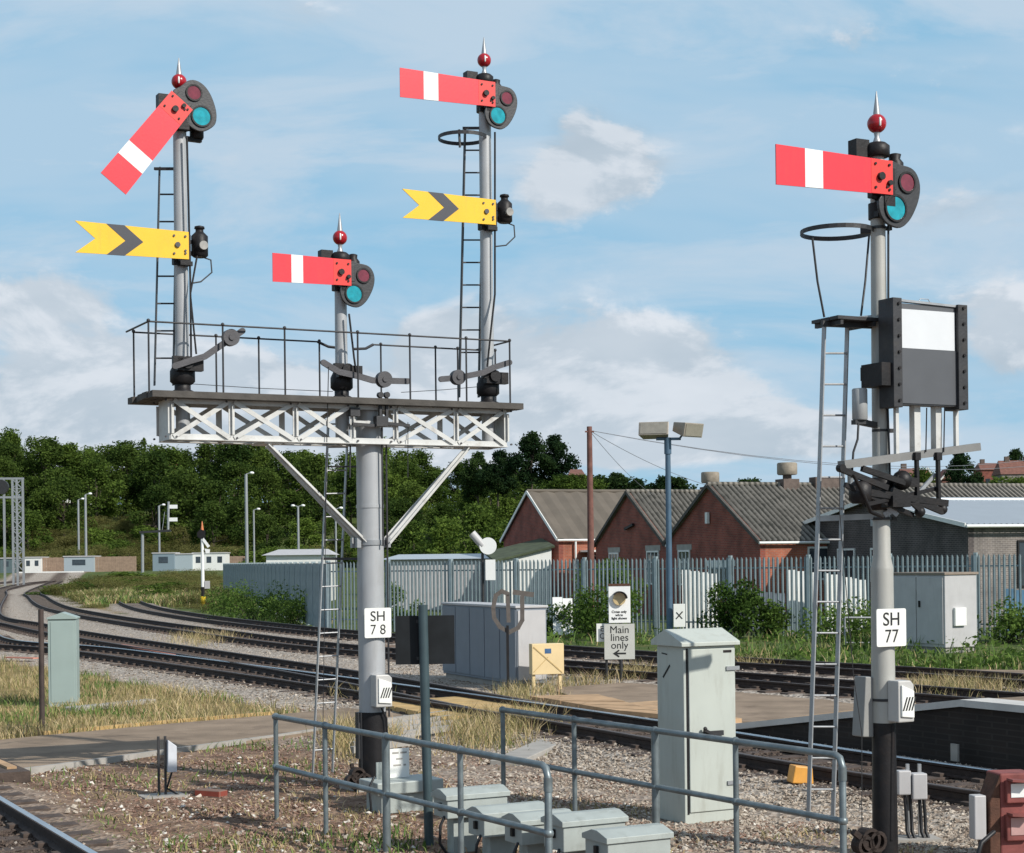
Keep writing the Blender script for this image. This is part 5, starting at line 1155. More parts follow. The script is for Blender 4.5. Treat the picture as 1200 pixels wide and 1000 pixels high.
def gabled(label, loc, ang, L_, W_, he, hr, wall_long, wall_gable, roof_m, pitch=.15, amp=.03, verge=None, over=.15, cat='building'):
    t = thing('workshop_building', label, cat, loc, ang)
    MB().bb((0, 0, 0), (L_, .25, he)).build('long_wall', wall_long, t); MB().bb((0, W_ - .25, 0), (L_, W_, he)).build('long_wall', wall_long, t)
    for x in (-.003, L_ - .247): MB().add([(x, -.003, 0), (x, W_ + .003, 0), (x, W_ + .003, he), (x, W_ / 2, hr), (x, -.003, he), (x + .25, -.003, 0), (x + .25, W_ + .003, 0), (x + .25, W_ + .003, he), (x + .25, W_ / 2, hr), (x + .25, -.003, he)], [(4, 3, 2, 1, 0), (5, 6, 7, 8, 9), (0, 1, 6, 5), (1, 2, 7, 6), (2, 3, 8, 7), (3, 4, 9, 8), (4, 0, 5, 9)]).build('gable_wall', wall_gable, t)
    o = over; sl_ = (hr - he) / (W_ / 2); mb = MB(); zt_ = .06
    corr_sheet(mb, (-o, -o, he - sl_ * o + zt_), (L_ + o, -o, he - sl_ * o + zt_), (L_ + o, W_ / 2, hr + zt_), (-o, W_ / 2, hr + zt_), pitch, amp)
    corr_sheet(mb, (L_ + o, W_ + o, he - sl_ * o + zt_), (-o, W_ + o, he - sl_ * o + zt_), (-o, W_ / 2, hr + zt_), (L_ + o, W_ / 2, hr + zt_), pitch, amp)
    rf = mb.build('roof', roof_m, t)
    MB().tube([(-o, W_ / 2, hr + .07), (L_ + o, W_ / 2, hr + .07)], .10, 8).build('ridge_cap', roof_m, rf)
    v = MB()
    v.bar((-o - .02, -o, he - sl_ * o + .02), (-o - .02, W_ / 2, hr + .02), .05, .16, up=(0, 0, 1)); v.bar((-o - .02, W_ + o, he - sl_ * o + .02), (-o - .02, W_ / 2, hr + .02), .05, .16)
    v.build('verge_board', verge or dark_timber, t)
    MB().tube([(-o, -o - .05, he - sl_ * o - .02), (L_ + o, -o - .05, he - sl_ * o - .02)], .06, 8).build('gutter', verge or white_paint, t)
    return t
def window(parent, axis, c, w, h, frame_m, bars=(1, 1), lintel=None, name='window'):
    # axis 'x': on the long wall y=0 facing -y; axis 'y': on the gable x=0 facing -x
    def T(a, d, z): return (a, -d, z) if axis == 'x' else (-d - .003, a, z)
    def bb(mb, a0, a1, z0, z1, d0, d1): p, q = T(a0, d0, z0), T(a1, d1, z1); mb.bb([min(p[i], q[i]) for i in range(3)], [max(p[i], q[i]) for i in range(3)])
    mb = MB(); bb(mb, c[0] - w / 2, c[0] + w / 2, c[1], c[1] + h, .004, .02); o = mb.build(name, window_m, parent)
    fr_ = MB()
    for a0, a1, z0, z1 in ((-w / 2 - .04, -w / 2 + .03, -.04, h + .04), (w / 2 - .03, w / 2 + .04, -.04, h + .04), (-w / 2 + .03, w / 2 - .03, -.04, .04), (-w / 2 + .03, w / 2 - .03, h - .04, h + .04)): bb(fr_, c[0] + a0, c[0] + a1, c[1] + z0, c[1] + z1, .003, .06)
    for i in range(bars[0]): a = c[0] - w / 2 + w * (i + 1) / (bars[0] + 1); bb(fr_, a - .022, a + .022, c[1] + .05, c[1] + h - .05, .021, .045)
    for i in range(bars[1]): z = c[1] + h * (i + 1) / (bars[1] + 1); bb(fr_, c[0] - w / 2 + .05, c[0] + w / 2 - .05, z - .022, z + .022, .0211, .046)
    fr_.build('frame', frame_m, o)
    if lintel: l_ = MB(); bb(l_, c[0] - w / 2 - .2, c[0] + w / 2 + .2, c[1] + h + .042, c[1] + h + .30, .003, .03); l_.build('lintel', lintel, o)
BA = R(20)
# B3 main
c3 = P(891, 660, 72); c3.z = 0; W3 = 9.2; L3 = 30
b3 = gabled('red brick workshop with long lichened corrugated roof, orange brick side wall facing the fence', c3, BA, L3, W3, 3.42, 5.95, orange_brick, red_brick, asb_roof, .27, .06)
window(b3, 'x', (3.25, 1.75), 1.9, 1.35, white_paint, (3, 1)); window(b3, 'y', (7.3, 1.5), 1.15, 1.55, white_paint, (2, 2), concrete); window(b3, 'y', (3.6, 1.0), 2.3, 1.3, white_paint, (2, 0), white_paint)
MB().box((-.12, 4.7, 4.5), (.12, .22, .5)).build('wall_lamp', white_paint, b3)
def cowl(parent, c, s=1.0):
    o = MB().bb((c[0] - .40 * s, c[1] - .40 * s, c[2] - .8), (c[0] + .40 * s, c[1] + .40 * s, c[2] + .25 * s)).build('chimney', chim, parent)
    MB().lathe([(.2 * s, .25 * s), (.2 * s, .45 * s)], c, 12).build('chimney_neck', chim, o); MB().lathe([(.42 * s, .45 * s), (.46 * s, .5 * s), (.46 * s, .95 * s), (.42 * s, 1.0 * s)], c, 16).build('cowl', chim_top, o)
cowl(b3, (3.9, W3 / 2, 6.0), 1.0); MB().lathe([(.14, 5.6), (.14, 6.9), (.24, 6.92), (.24, 7.05)], (7.2, W3 / 2, 0), 12).build('flue_pipe', galv, b3); MB().bb((5.2, W3 / 2 - .3, 5.8), (6.6, W3 / 2 + .3, 6.35)).build('roof_curb', chim, b3)
cowl(b3, (17.5, W3 / 2, 6.0), 1.0)
# B2 adjoining behind
v_ = Vector((-math.sin(BA), math.cos(BA), 0)); c2 = c3 + v_ * (W3 + .05); W2 = 8.6
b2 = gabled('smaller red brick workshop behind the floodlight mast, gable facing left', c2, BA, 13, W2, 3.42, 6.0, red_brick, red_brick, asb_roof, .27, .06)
window(b2, 'y', (1.5, 1.5), 1.3, 1.55, white_paint, (2, 2), concrete); window(b2, 'y', (6.2, 1.6), 1.1, 1.4, white_paint, (2, 2), concrete)
MB().bar((-.1, 4.6, 4.2), (-.1, 3.6, 4.4), .12, .12).build('wall_bracket', black_paint, b2)
cowl(b2, (4.5, W2 / 2, 6.05), 1.0)
# B1
c1 = P(655, 660, 90); c1.z = 0; W1 = 8.6
b1 = gabled('leftmost red brick workshop with smooth brown sheet roof and skylight, behind the brown pole', c1, BA, 11, W1, 3.85, 6.45, orange_brick, red_brick, flat_roof_m, .9, .035, white_paint)
window(b1, 'x', (2.4, 1.0), 1.2, 1.9, white_paint, (1, 0)); MB().tube([(.9, -.15, 0), (.9, -.15, 3.7)], .06, 8).build('downpipe', white_paint, b1)
MB().bar((4.7, .75, 4.34), (5.5, .75, 4.34), .75, .03).box((0, 0, -5), (.01, .01, .01)).build('skylight', white_paint, b1) if False else None
sk = (6.45 - 3.85) / (W1 / 2); a_ = math.atan(sk); MB().box((5.6, 1.05, 3.85 + sk * 1.05 + .13), (1.15, .8, .05), Matrix.Rotation(a_, 3, 'X')).build('skylight', mat('skylight_pane', (.62, .66, .68), .3), b1)
MB().bb((1.2, -1.2, 3.1), (10, .0, 3.2)).build('porch_roof', white_paint, b1)
# lean-to shed left of B1
p = P(588, 660, 88); t = thing('lean_to_shed', 'low white fronted shed with mossy sloping roof left of the workshops', 'shed', (p.x, p.y, 0), R(8))
MB().add([(0, 0, 0), (2.6, 0, 0), (2.6, 0, 3.35), (0, 0, 2.75), (0, 4, 0), (2.6, 4, 0), (2.6, 4, 3.35), (0, 4, 2.75)], [(0, 1, 2, 3), (7, 6, 5, 4), (4, 0, 3, 7), (1, 5, 6, 2), (3, 2, 6, 7)]).build('wall', white_paint, t)
MB().add([(-.4, -.2, 2.72), (2.75, -.2, 3.45), (2.75, 4.2, 3.45 + .45), (-.4, 4.2, 2.72 + .45), (-.4, -.2, 2.62), (2.75, -.2, 3.35), (2.75, 4.2, 3.8), (-.4, 4.2, 3.07)], [(0, 1, 2, 3), (7, 6, 5, 4), (0, 4, 5, 1), (1, 5, 6, 2), (2, 6, 7, 3), (3, 7, 4, 0)]).build('roof', moss, t)
# B4 metal-roofed brick building
c4 = P(1135, 660, 63.5); c4.z = 0; W4 = 13.4
b4 = gabled('dark brick building with pale metal roof at the right edge behind the fence', c4, BA, 16, W4, 3.85, 4.95, tan_brick, dark_brick, metal_roof, .25, .02, white_paint, .35)
window(b4, 'x', (3.5, 1.5), 2.6, 1.7, black_paint, (1, 0)); window(b4, 'y', (6.0, 1.7), 1.3, 1.3, white_paint, (0, 0)); window(b4, 'y', (8.6, 1.7), 1.3, 1.3, white_paint, (0, 0))
MB().box((-.15, 6.0, 4.1), (.3, .5, .35)).build('wall_lamp', galv, b4)
# long low roofs beyond fence at centre-left
def shed_long(px0, px1, py0, py1, D, label, wallm, roofm, dep=4):
    a = P(px0, 660, D); b = P(px1, 660, D); t = thing('yard_shed', label, 'shed', (a.x, a.y, 0)); w = b.x - a.x; z1 = P(px0, py0, D).z; z0 = P(px0, py1, D).z
    MB().bb((0, 0, 0), (w, dep, z0)).build('wall', wallm, t); MB().add([(-.3, -.3, z0), (w + .3, -.3, z0), (w + .3, dep + .3, z0), (-.3, dep + .3, z0), (.6, dep / 2, z1), (w - .3, dep / 2, z1)], [(3, 2, 1, 0), (0, 1, 5, 4), (1, 2, 5), (2, 3, 4, 5), (3, 0, 4)]).build('roof', roofm, t)
shed_long(312, 386, 644, 651, 120, 'long low cream walled shed roof showing above the receding fence', white_paint, pale_grey)
shed_long(452, 578, 650, 656, 95, 'low shed with pale roof edge seen over the fence right of the main post', pale_grey, metal_roof)
# white panels, sheets stacked behind the fence
def stack(px0, px1, py0, py1, D, label, m, name='panel_stack', cat='panels', lean=.2, n=3):
    a = P(px0, 720, D); b = P(px1, 720, D); w = b.x - a.x; t = thing(name, label, cat, (a.x, a.y, 0)); z1 = P(px0, py0, D).z
    for i in range(n): o = MB().box((w * (i + .5) / n, lean / 2 + i * .05, z1 / 2 - i * .02), (w / n * .96, .06, z1 - .06 * i), Matrix.Rotation(-math.atan(lean / z1), 3, 'X')).build('panel', m, t)
stack(800, 842, 668, 740, 62, 'white hoarding panels leaning behind the fence right of the floodlight mast', white_paint, n=4)
stack(925, 958, 668, 740, 61, 'white and cream sheets standing behind the fence left of the signal ladder', white_paint, n=3)
stack(967, 1018, 672, 740, 60, 'white ribbed panels behind the fence between ladder and signal post', white_paint, n=6)
stack(858, 922, 690, 740, 63, 'dark and pale scrap sheets behind the fence above the leafy bushes', mat('scrap_blue_grey', (.12, .14, .17), .6, 0, .3, 1), n=5)
stack(648, 672, 698, 735, 59, 'pale torn sheet leaning behind the fence by the relay cabinet', white_paint, n=2, lean=.8)
t = stack(1180, 1215, 690, 745, 58, 'bluish stored crates behind the fence at the right edge', mat('crate_blue', (.06, .16, .26), .6, 0, .3, 1), 'crate_stack', 'crates', n=3)
# grey locker before fence
base = G(1108, 766); F_ = Frame(base, R(30)); l = F_.l
t = thing('grey_locker', 'grey double door equipment locker standing before the fence at right', 'cabinet', base, R(30))
hz_ = P(1108, 674, base.y).z; xr_ = l(1145, 720, 0).x; dl_ = 2.2
MB().bb((0, 0, .15), (xr_, dl_, hz_)).build('body', pale_grey, t, .02); MB().bb((-.04, -.04, hz_), (xr_ + .04, dl_ + .04, hz_ + .07)).build('roof', mat('locker_roof', (.25, .2, .16), .8), t, .01)
for i in range(2): MB().bb((-.03, .06 + i * (dl_ - .1) / 2, .25), (-.001, .02 + (i + 1) * (dl_ - .1) / 2, hz_ - .06)).build('door', pale_grey, t, .006)
MB().box((-.05, dl_ / 2 - .15, 1.35), (.04, .05, .18)).build('handle', black_paint, t); MB().bb((xr_ * .25, -.09, .75), (xr_ * .6, -.001, 1.25)).build('socket_box', sign_white, t, .01)
MB().bb((.05, .05, 0), (xr_ - .05, dl_ - .05, .15)).build('plinth', concrete, t)
t = thing('low_handrail', 'low thin galvanised handrail in the weeds left of the grey locker', 'railing', G(1079, 768))
a = P(990, 724, 51) - t.location; b = P(1078, 724, 51) - t.location; MB().tube([a, b, (b.x, b.y, 0)], .03, 8).tube([(a.x, a.y, a.z - .75), (b.x, b.y, b.z - .75)], .025, 8).tube([a, (a.x, a.y, 0)], .03, 8).build('rail_tube', galv, t)

# floodlight mast
c = P(785, 735, 52); c.z = 0; t = thing('floodlight_mast', 'slim blue grey mast with two rectangular floodlights above the workshops', 'floodlight', c)
zt_ = P(785, 513, 52).z; MB().tube([(0, 0, 0), (0, 0, zt_)], .10, 14, .08).lathe([(.11, zt_ - .5), (.11, zt_)], n=14).build('mast', blue_pole, t)
def flood(px, py, w, rotz, tilt, label=None):
    p = P(px, py, 52) - c; Rm = Matrix.Rotation(rotz, 3, 'Z') @ Matrix.Rotation(tilt, 3, 'X')
    def T(v): return p + Rm @ Vector(v)
    vs = [T(v) for v in ((-w / 2, -.25, -.22), (w / 2, -.25, -.22), (w / 2, -.25, .22), (-w / 2, -.25, .22), (-w * .42, .3, -.12), (w * .42, .3, -.12), (w * .42, .3, .16), (-w * .42, .3, .16))]
    o = MB().add(vs, [(0, 1, 2, 3), (7, 6, 5, 4), (0, 4, 5, 1), (1, 5, 6, 2), (2, 6, 7, 3), (3, 7, 4, 0)]).build('floodlight', lamp_house, t, .02)
    MB().box(p + Rm @ Vector((0, -.262, 0)), (w * .88, .012, .36), Rm).build('floodlight_glass', lamp_glass, o)
flood(767, 506, .92, R(-12), R(-20)); flood(806, 503, .85, R(42), R(12))
MB().bar((-.35, 0, zt_ - .04), (.4, 0, zt_ - .04), .08, .08).bar((.35, 0, zt_ - .05), (.5, 0, zt_ + .15), .1, .06).build('crossarm', blue_pole, t)
a, b = P(789, 708, 51.8) - c, P(803, 735, 51.8) - c
q = MB().bb((a.x, -.22, b.z), (b.x, -.2, a.z)).build('small_plate', sign_white, t, .05); MB().bar(((a.x + b.x) / 2 - .1, -.228, (a.z + b.z) / 2 - .1), ((a.x + b.x) / 2 + .1, -.228, (a.z + b.z) / 2 + .12), .004, .035).bar(((a.x + b.x) / 2 + .09, -.227, (a.z + b.z) / 2 - .1), ((a.x + b.x) / 2 - .09, -.227, (a.z + b.z) / 2 + .1), .002, .03).build('cross_mark', sign_black, q)
# telegraph pole with wires
c = P(693, 700, 66); c.z = 0; zt_ = P(693, 500, 66).z; t = thing('telegraph_pole', 'dark red brown telegraph pole before the leftmost workshop, wires running right', 'pole', c)
MB().tube([(0, 0, 0), (0, 0, zt_)], .15, 12, .10).build('pole', pole_wood, t); MB().box((0, -.05, zt_ - .2), (.35, .06, .06)).build('crossarm', pole_wood, t)
def sag(a, b, s, n=14): return [a.lerp(b, i / n) - Vector((0, 0, 4 * s * (i / n) * (1 - i / n))) for i in range(n + 1)]
mb = MB(); top = Vector((0, 0, zt_ - .15))
mb.tube(sag(top, P(1260, 530, 120) - c, 1.2), .014, 5); mb.tube(sag(top, P(1260, 540, 110) - c, 1.0), .014, 5); mb.tube(sag(top, P(850, 575, 78) - c, .25), .012, 5); mb.tube(sag(top, P(765, 580, 85) - c, .2), .010, 5)
mb.build('wire', mat('wire_grey', (.18, .19, .21), .6), t)
# round white lamp device
c = P(566, 700, 60); c.z = 0; t = thing('disc_signal', 'white round disc and tube lamp on a thin post above the fence', 'signal', c)
p = P(572, 640, 60) - c; q = P(558, 630, 60) - c; MB().tube([(0, .1, 0), (0, .1, P(566, 640, 60).z)], .05, 8).build('post', dark_steel, t)
MB().disc_y((p.x, p.z), .30, -.12, .02, 26).build('disc', white_enamel, t); MB().tube([P(553, 625, 60) - c, P(566, 640, 60) - c], .14, 16).build('lamp_tube', pale_grey, t); MB().bb((p.x - .1, -.05, P(572, 680, 60).z), (p.x + .25, .03, P(572, 656, 60).z)).build('lower_box', white_enamel, t)

# ------------------------------------------------------------------ far left yard
c = G(238, 712); t = thing('dwarf_semaphore', 'short white posted distant signal seen from behind with yellow base, left of the fence', 'railway signal', c)
zz = lambda py, D=c.y: P(238, py, D).z
MB().lathe([(.17, 0), (.17, zz(699))], n=14).build('post_base', yellow_paint, t); MB().lathe([(.11, zz(699)), (.11, zz(688))], n=14).build('post_band', black_paint, t); MB().tube([(0, 0, zz(688)), (0, 0, zz(625))], .11, 12, .09).build('post', white_enamel, t)
MB().lathe([(.06, zz(625)), (.10, zz(621)), (.02, zz(611))], n=12).build('finial', mat('finial_orange', (.6, .2, .08), .5), t); MB().prism([(-.3, -.1), (-.1, -.25), (.2, -.2), (.2, .25), (-.1, .35), (-.3, .15)], -.12, -.06, (0, zz(627))).build('spectacle', black_paint, t)
MB().prism([(.05, -.02), (.45, -.55), (.3, -.65), (-.02, -.2)], -.14, -.10, (0.05, zz(630))).prism([(.1, -.7), (.45, -.75), (.4, -1.0), (.2, -1.0)], -.14, -.10, (0.05, zz(630))).build('signal_arm', white_enamel, t)
MB().bb((.12, -.1, zz(690)), (.42, .15, zz(681))).build('relay_box', pale_grey, t)
def lamp_post(px, py0, py1, D, label, heads=1, r=.09, group=None):
    D *= 1.9; r *= 1.8; c = P(px, 660, D); c.z = 0; t = thing('lamp_post', label, 'lamp post', c, 0, group); zt_ = P(px, py1, D).z; MB().tube([(0, 0, 0), (0, 0, zt_)], r * 1.2, 10, r).build('post', galv, t)
    for i in range(heads): s = 1 if i == 0 else -1; MB().tube([(0, 0, zt_), (s * .6, 0, zt_ + .2)], .1, 6).build('bracket', galv, t); MB().sphere((s * .9, 0, zt_ + .2), .38, 10, 8, .6).build('lamp_head', white_enamel, t)
lamp_post(289.5, 650, 556, 140, 'tall bright lamp post rising against the trees left of the bracket signal', 1, .13)
lamp_post(298, 650, 598, 170, 'shorter dull lamp post just right of the tall bright one', 1, .09)
lamp_post(350, 650, 594, 160, 'lamp post with two round white heads against the trees', 2, .11)
lamp_post(101, 655, 580, 170, 'taller of two lamp posts beyond the yard at far left', 1, .12)
lamp_post(92.5, 655, 586, 180, 'slightly lower lamp post paired with a taller one at far left', 1, .11)
lamp_post(187, 655, 593, 175, 'grey lamp post behind the far two level signal gantry', 1, .11)
lamp_post(394, 650, 597, 150, 'thin lamp post partly hidden behind the ladder of the bracket signal', 1, .08)
# far gantry
c = P(167, 668, 275); c.z = 0; t = thing('far_signal_gantry', 'small far signal gantry with two white arms against the trees at left', 'railway signal', c)
q = lambda px, py: P(px, py, 275) - c
MB().tube([(0, 0, 0), q(167, 624)], .24, 10).build('post', galv, t); MB().bar(q(164, 624), q(200, 622), .9, .34).build('deck', dark_steel, t)
MB().tube([q(197, 622), q(197.5, 588)], .2, 8).build('doll_post', galv, t)
for py in (594, 609): MB().bb((q(198, py).x, -.05, q(198, py).z - .30), (q(208, py).x, 0, q(198, py).z + .30)).build('signal_arm', white_enamel, t)
MB().tube([q(190, 622), q(193, 600)], .05, 6).build('ladder', galv, t)
# lattice tower at left edge
c = P(14, 672, 235); c.z = 0; t = thing('lattice_tower', 'galvanised lattice signal tower with a cross frame at the left edge', 'tower', c)
q = lambda px, py: P(px, py, 235) - c
mb = MB()
for px in (4.5, 14.5, 19.5, 26.5): p = q(px, 561); mb.bar((p.x, 0, 0), (p.x, 0, p.z), .27, .27)
for py in (561, 583): mb.bar(q(-30, py), q(28, py), .24, .28)
mb.build('mast_frame', galv, t); mb = MB()
xs = (q(14.5, 600).x, q(26.5, 600).x); zs = [q(14, y).z for y in range(561, 672, 12)]
for z0, z1 in zip(zs, zs[1:]): mb.bar((xs[0], -.05, z0), (xs[1], -.05, z1), .12, .12); mb.bar((xs[1], .05, z0), (xs[0], .05, z1), .12, .12); mb.bar((xs[0], 0, z0), (xs[1], 0, z0), .12, .12)
mb.build('lattice_bracing', galv, t); MB().disc_y((q(2, 571).x, q(2, 571).z), 1.0, -.4, .2, 16).build('signal_head', dark_steel, t)
# yard cabins, hoardings
def cabin(px0, px1, py0, py1, D, label, m, wins=1, name='yard_cabin', cat='cabin'):
    D = D - 128 + 312; a = P(px0, py1, D); b = P(px1, py1, D); t = thing(name, label, cat, (a.x, a.y, 1.5)); w = b.x - a.x; z1 = P(px0, py0, D).z - 1.5
    MB().bb((0, 0, -.3), (w, 5, z1)).build('wall', m, t); MB().bb((-.15, -.15, z1), (w + .15, 5.15, z1 + .2)).build('roof', pale_grey, t)
    for i in range(wins): x = w * (i + .5) / wins; zc__ = (H + 0.2); MB().bb((x - w / wins * .22, -.03, z1 * .45), (x + w / wins * .22, -.001, z1 * .82)).build('window', window_m, t)
cabin(179, 204, 649, 669, 132, 'bluish grey cabin with one dark window below the trees', mat('cabin_blue_grey', (.20, .26, .30), .6, 0, .05), 1)
cabin(205, 225, 650, 669, 133, 'plain pale blue cabin between the grey and the white ones', mat('cabin_pale_blue', (.34, .40, .43), .6, 0, .05), 0)
cabin(226, 264, 649, 668, 134, 'white cabin with narrow dark windows behind the dwarf signal', white_paint, 3)
cabin(28, 48, 654, 668, 130, 'white cabin with dark door near the left edge', white_paint, 2)
cabin(0, 14, 655, 668, 128, 'small dark fronted cabin at the left edge behind the lattice tower', mat('cabin_dark', (.10, .14, .15), .6), 1)
cabin(75, 110, 653, 669, 131, 'pale blue grey cabin between two brown boarded fences', mat('cabin_pale_blue', (.4, .4, .4)), 1)
def boarding(px0, px1, py0, D, label):
    D = D - 133 + 315; a = P(px0, 668, D); b = P(px1, 668, D); t = thing('board_fence', label, 'fence', (a.x, a.y, 1.3)); w = b.x - a.x; z1 = P(px0, py0, D).z - 1.3; mb = MB(); n = int(w / .35)
    for i in range(n): mb.bb((i * w / n + .01, 0, .1), ((i + 1) * w / n - .01, .03, z1 - (i % 3) * .02))
    mb.build('board_panel', stonefence, t); m2 = MB()
    for i in range(int(w / 2.4) + 1): m2.bb((i * 2.4, .04, 0), (i * 2.4 + .12, .14, z1)); 
    m2.build('post', sleeper_m, t)
boarding(50, 75, 653.5, 133, 'brown boarded fence left of the pale blue cabin'); boarding(111, 160, 652.5, 134, 'longer brown boarded fence right of the pale blue cabin'); boarding(262, 315, 652, 150, 'reddish boarded fence beyond the receding palisade')
a = P(20, 672, 300); t = thing('far_platform', 'far low platform with white edge line at the left', 'platform', (a.x, a.y, 0)); b = P(97, 669, 300)
MB().bb((-16, 0, 0), (b.x - a.x, 6, 1.5)).build('platform_wall', mat('far_brick', (.20, .15, .12), .9, 0, .3, 3), t); MB().bb((0, -.2, 1.5), (b.x - a.x, .8, 1.72)).build('white_edge', white_paint, t)
MB().bb((0, .81, 1.5), (b.x - a.x, 6, 1.6)).build('platform_top', tarmac, t)

# ------------------------------------------------------------------ trees
def crown_mesh(seed, n=3200, W_=1.0, H_=1.0, lobes=16, leaf=.035, shape='round'):
    r = np.random.default_rng(seed); cs = []
    for i in range(lobes):
        if shape == 'round': th = r.uniform(0, 2 * PI); z = r.uniform(.18, .92); rad = .38 * math.sin(min(1, z * 1.15) * PI * .85 + .25) * r.uniform(.3, 1.05); rr = r.uniform(.08, .19)
        elif shape == 'tall': th = r.uniform(0, 2 * PI); z = r.uniform(.15, .93); rad = .22 * r.uniform(.1, 1) * (1.15 - z); rr = r.uniform(.08, .15)
        else: th = r.uniform(0, 2 * PI); z = r.uniform(.08, .7); rad = .42 * r.uniform(.2, 1); rr = r.uniform(.15, .26)
        cs.append((rad * math.cos(th), rad * math.sin(th), z, rr))
    pos = []
    for (x, y, z, rr) in cs:
        k = int(n / lobes); d = r.normal(0, 1, (k, 3)); d /= np.linalg.norm(d, axis=1)[:, None]; f = r.uniform(.35, 1.08, k) ** .6
        lump = 1 + .22 * np.sin(d[:, 0] * 7 + x * 30) * np.sin(d[:, 1] * 6 + y * 20) + .12 * np.sin(d[:, 2] * 11)
        pos.append(d * (rr * f * lump)[:, None] * [1, 1, .8] + [x, y, z])
    pos = np.concatenate(pos); pos = pos[pos[:, 2] > .03]; a = r.normal(0, 1, (len(pos), 3)); a[:, 2] *= .7; a /= np.linalg.norm(a, axis=1)[:, None]; b_ = r.normal(0, 1, a.shape); b_ -= a * (a * b_).sum(1)[:, None]; b_ /= np.linalg.norm(b_, axis=1)[:, None]
    s = leaf * r.uniform(.45, 1.25, len(pos))[:, None]; V = np.stack([pos - a * s, pos - b_ * s * .6, pos + a * s, pos + b_ * s * .6], 1).reshape(-1, 3)
    return V, np.arange(len(V)).reshape(-1, 4), r.uniform(0, 1, len(pos)), cs
CR = []
def proto(seed, shape, m, n=3400, lobes=16, leaf=.03):
    V, F, at, cs = crown_mesh(seed, n, 1, 1, lobes, leaf, shape); me = npmesh('crown', V, F, m, at); d = me.data; bpy.data.objects.remove(me)
    mb = MB(); mb.tube([(0, 0, -.15), (.01, 0, .12), (0, .01, .35), (.02, 0, .6)], .022, 8, .008)
    for c_ in cs[:7]: mb.tube([(0, 0, .12 + .3 * random.random()), (c_[0] * .6, c_[1] * .6, c_[2] * .75), (c_[0], c_[1], c_[2])], .009, 5, .003)
    o = mb.build('trunk', bark); td = o.data; bpy.data.objects.remove(o); return d, td
PR = {'round': [proto(s, 'round', leaf_a, 6500, 26 + 4 * s, .021) for s in range(3)] + [proto(s + 10, 'round', leaf_b, 6500, 28, .022) for s in range(2)], 'tall': [proto(s + 20, 'tall', leaf_a, 3000, 18, .026) for s in range(3)],
      'bush': [proto(s + 30, 'bush', leaf_b, 3000, 14, .036) for s in range(2)] + [proto(40, 'bush', leaf_s, 7000, 26, .014)], 'dark': [proto(s + 50, 'round', leaf_c, 11000, 34, .024) for s in range(3)]}
def tree(kind, x, y, z, w, h, label, group=None, cat='tree', k=None):
    v = random.randrange(len(PR[kind])) if k is None else k; cd_, td = PR[kind][v]; t = thing('tree' if kind != 'bush' else 'bush', label, cat, (x, y, z - .3), random.uniform(0, 6.28), group); t.scale = (w, w, h)
    o = bpy.data.objects.new('crown', cd_); COL.objects.link(o); o.parent = t; o = bpy.data.objects.new('trunk', td); COL.objects.link(o); o.parent = t; return t
GT = 'trees of the wooded bank'
def hz1(x, y): return float(hill(np.array([x]), np.array([float(y)]))[0])
LB = {0: 'leafy tree low on the wooded bank, one of its front row', 1: 'leafy tree halfway up the wooded bank', 2: 'leafy tree near the top of the wooded bank', 3: 'leafy tree on the skyline of the wooded bank'}
nrow = 0
for D, row, hmin, hmax in ((212, 0, 6.5, 8.5), (226, 1, 7, 9), (240, 2, 7, 9), (254, 2, 7, 9.5), (268, 3, 7.5, 10)):
    px = -60 + random.uniform(0, 15)
    while px < 640:
        x = ((px - 600) / 2000 * D + random.uniform(-.6, .6)) * KF; y = (D + random.uniform(-5, 5)) * KF
        h = random.uniform(hmin * .85, hmax * 1.1) * (1.0 if px < 450 else .85) * KF
        if not ((row == 0 and 65 < px < 235) or (row == 1 and 105 < px < 170)):
            tree('round', x, y, hz1(x, y), h * random.uniform(.95, 1.3), h, LB[row], GT)
        px += random.uniform(30, 44) * 220 / D
# scrub along the foot of the bank
for i in range(34):
    px = -40 + i * 20 + random.uniform(-8, 8); D = random.uniform(188, 206) * KF; x = (px - 600) / 2000 * D; tree('bush', x, D, hz1(x, D), random.uniform(6, 11), random.uniform(3.5, 7), 'low scrub bush at the foot of the wooded bank', 'scrub bushes at the foot of the bank', 'bush', k=(2 if 90 < px < 260 and random.random() < .75 else None))
# brighter nearer trees to the left of the workshops
for i, (px, D, w, h, lab) in enumerate(((590, 120, 6, 6.0, 'bright green tree just left of the leftmost workshop gable'), (560, 128, 7, 7.2, 'broad bright green tree behind the white disc signal'), (520, 135, 7, 6.8, 'bright green tree behind the right brace of the bracket signal'), (485, 140, 6, 6.2, 'bright green tree immediately right of the bracket signal post'), (622, 140, 7, 7.5, 'bright green tree showing over the leftmost workshop roof'), (665, 150, 7, 8.6, 'green tree rising above the roof ridge beside the brown pole'))):
    x = (px - 600) / 2000 * D; tree('round', x, D, 0, w, h, lab, k=3 + i % 2)
def ztop(px, py, D): return P(px, py, D)
for i in range(80):
    D_ = 93 + 165 * random.random() ** 1.1; px = random.uniform(70, 262); q_ = Vector(((px - 600) / 2000 * D_, D_))
    if min(dist(np.array([[q_.x, q_.y]]), CL[k])[0] for k in '1234') < 2.4: continue
    w_ = random.uniform(2.5, 4.5) * D_ / 105; tree('bush', q_.x, q_.y, 0, w_, random.uniform(.7, 1.5) * D_ / 125, 'low scrubby bush in the rough wedge of ground between far tracks and fence', 'scrub bushes in the rough wedge', 'bush', k=random.choice((0, 2, 2, 2, 2, 2)))
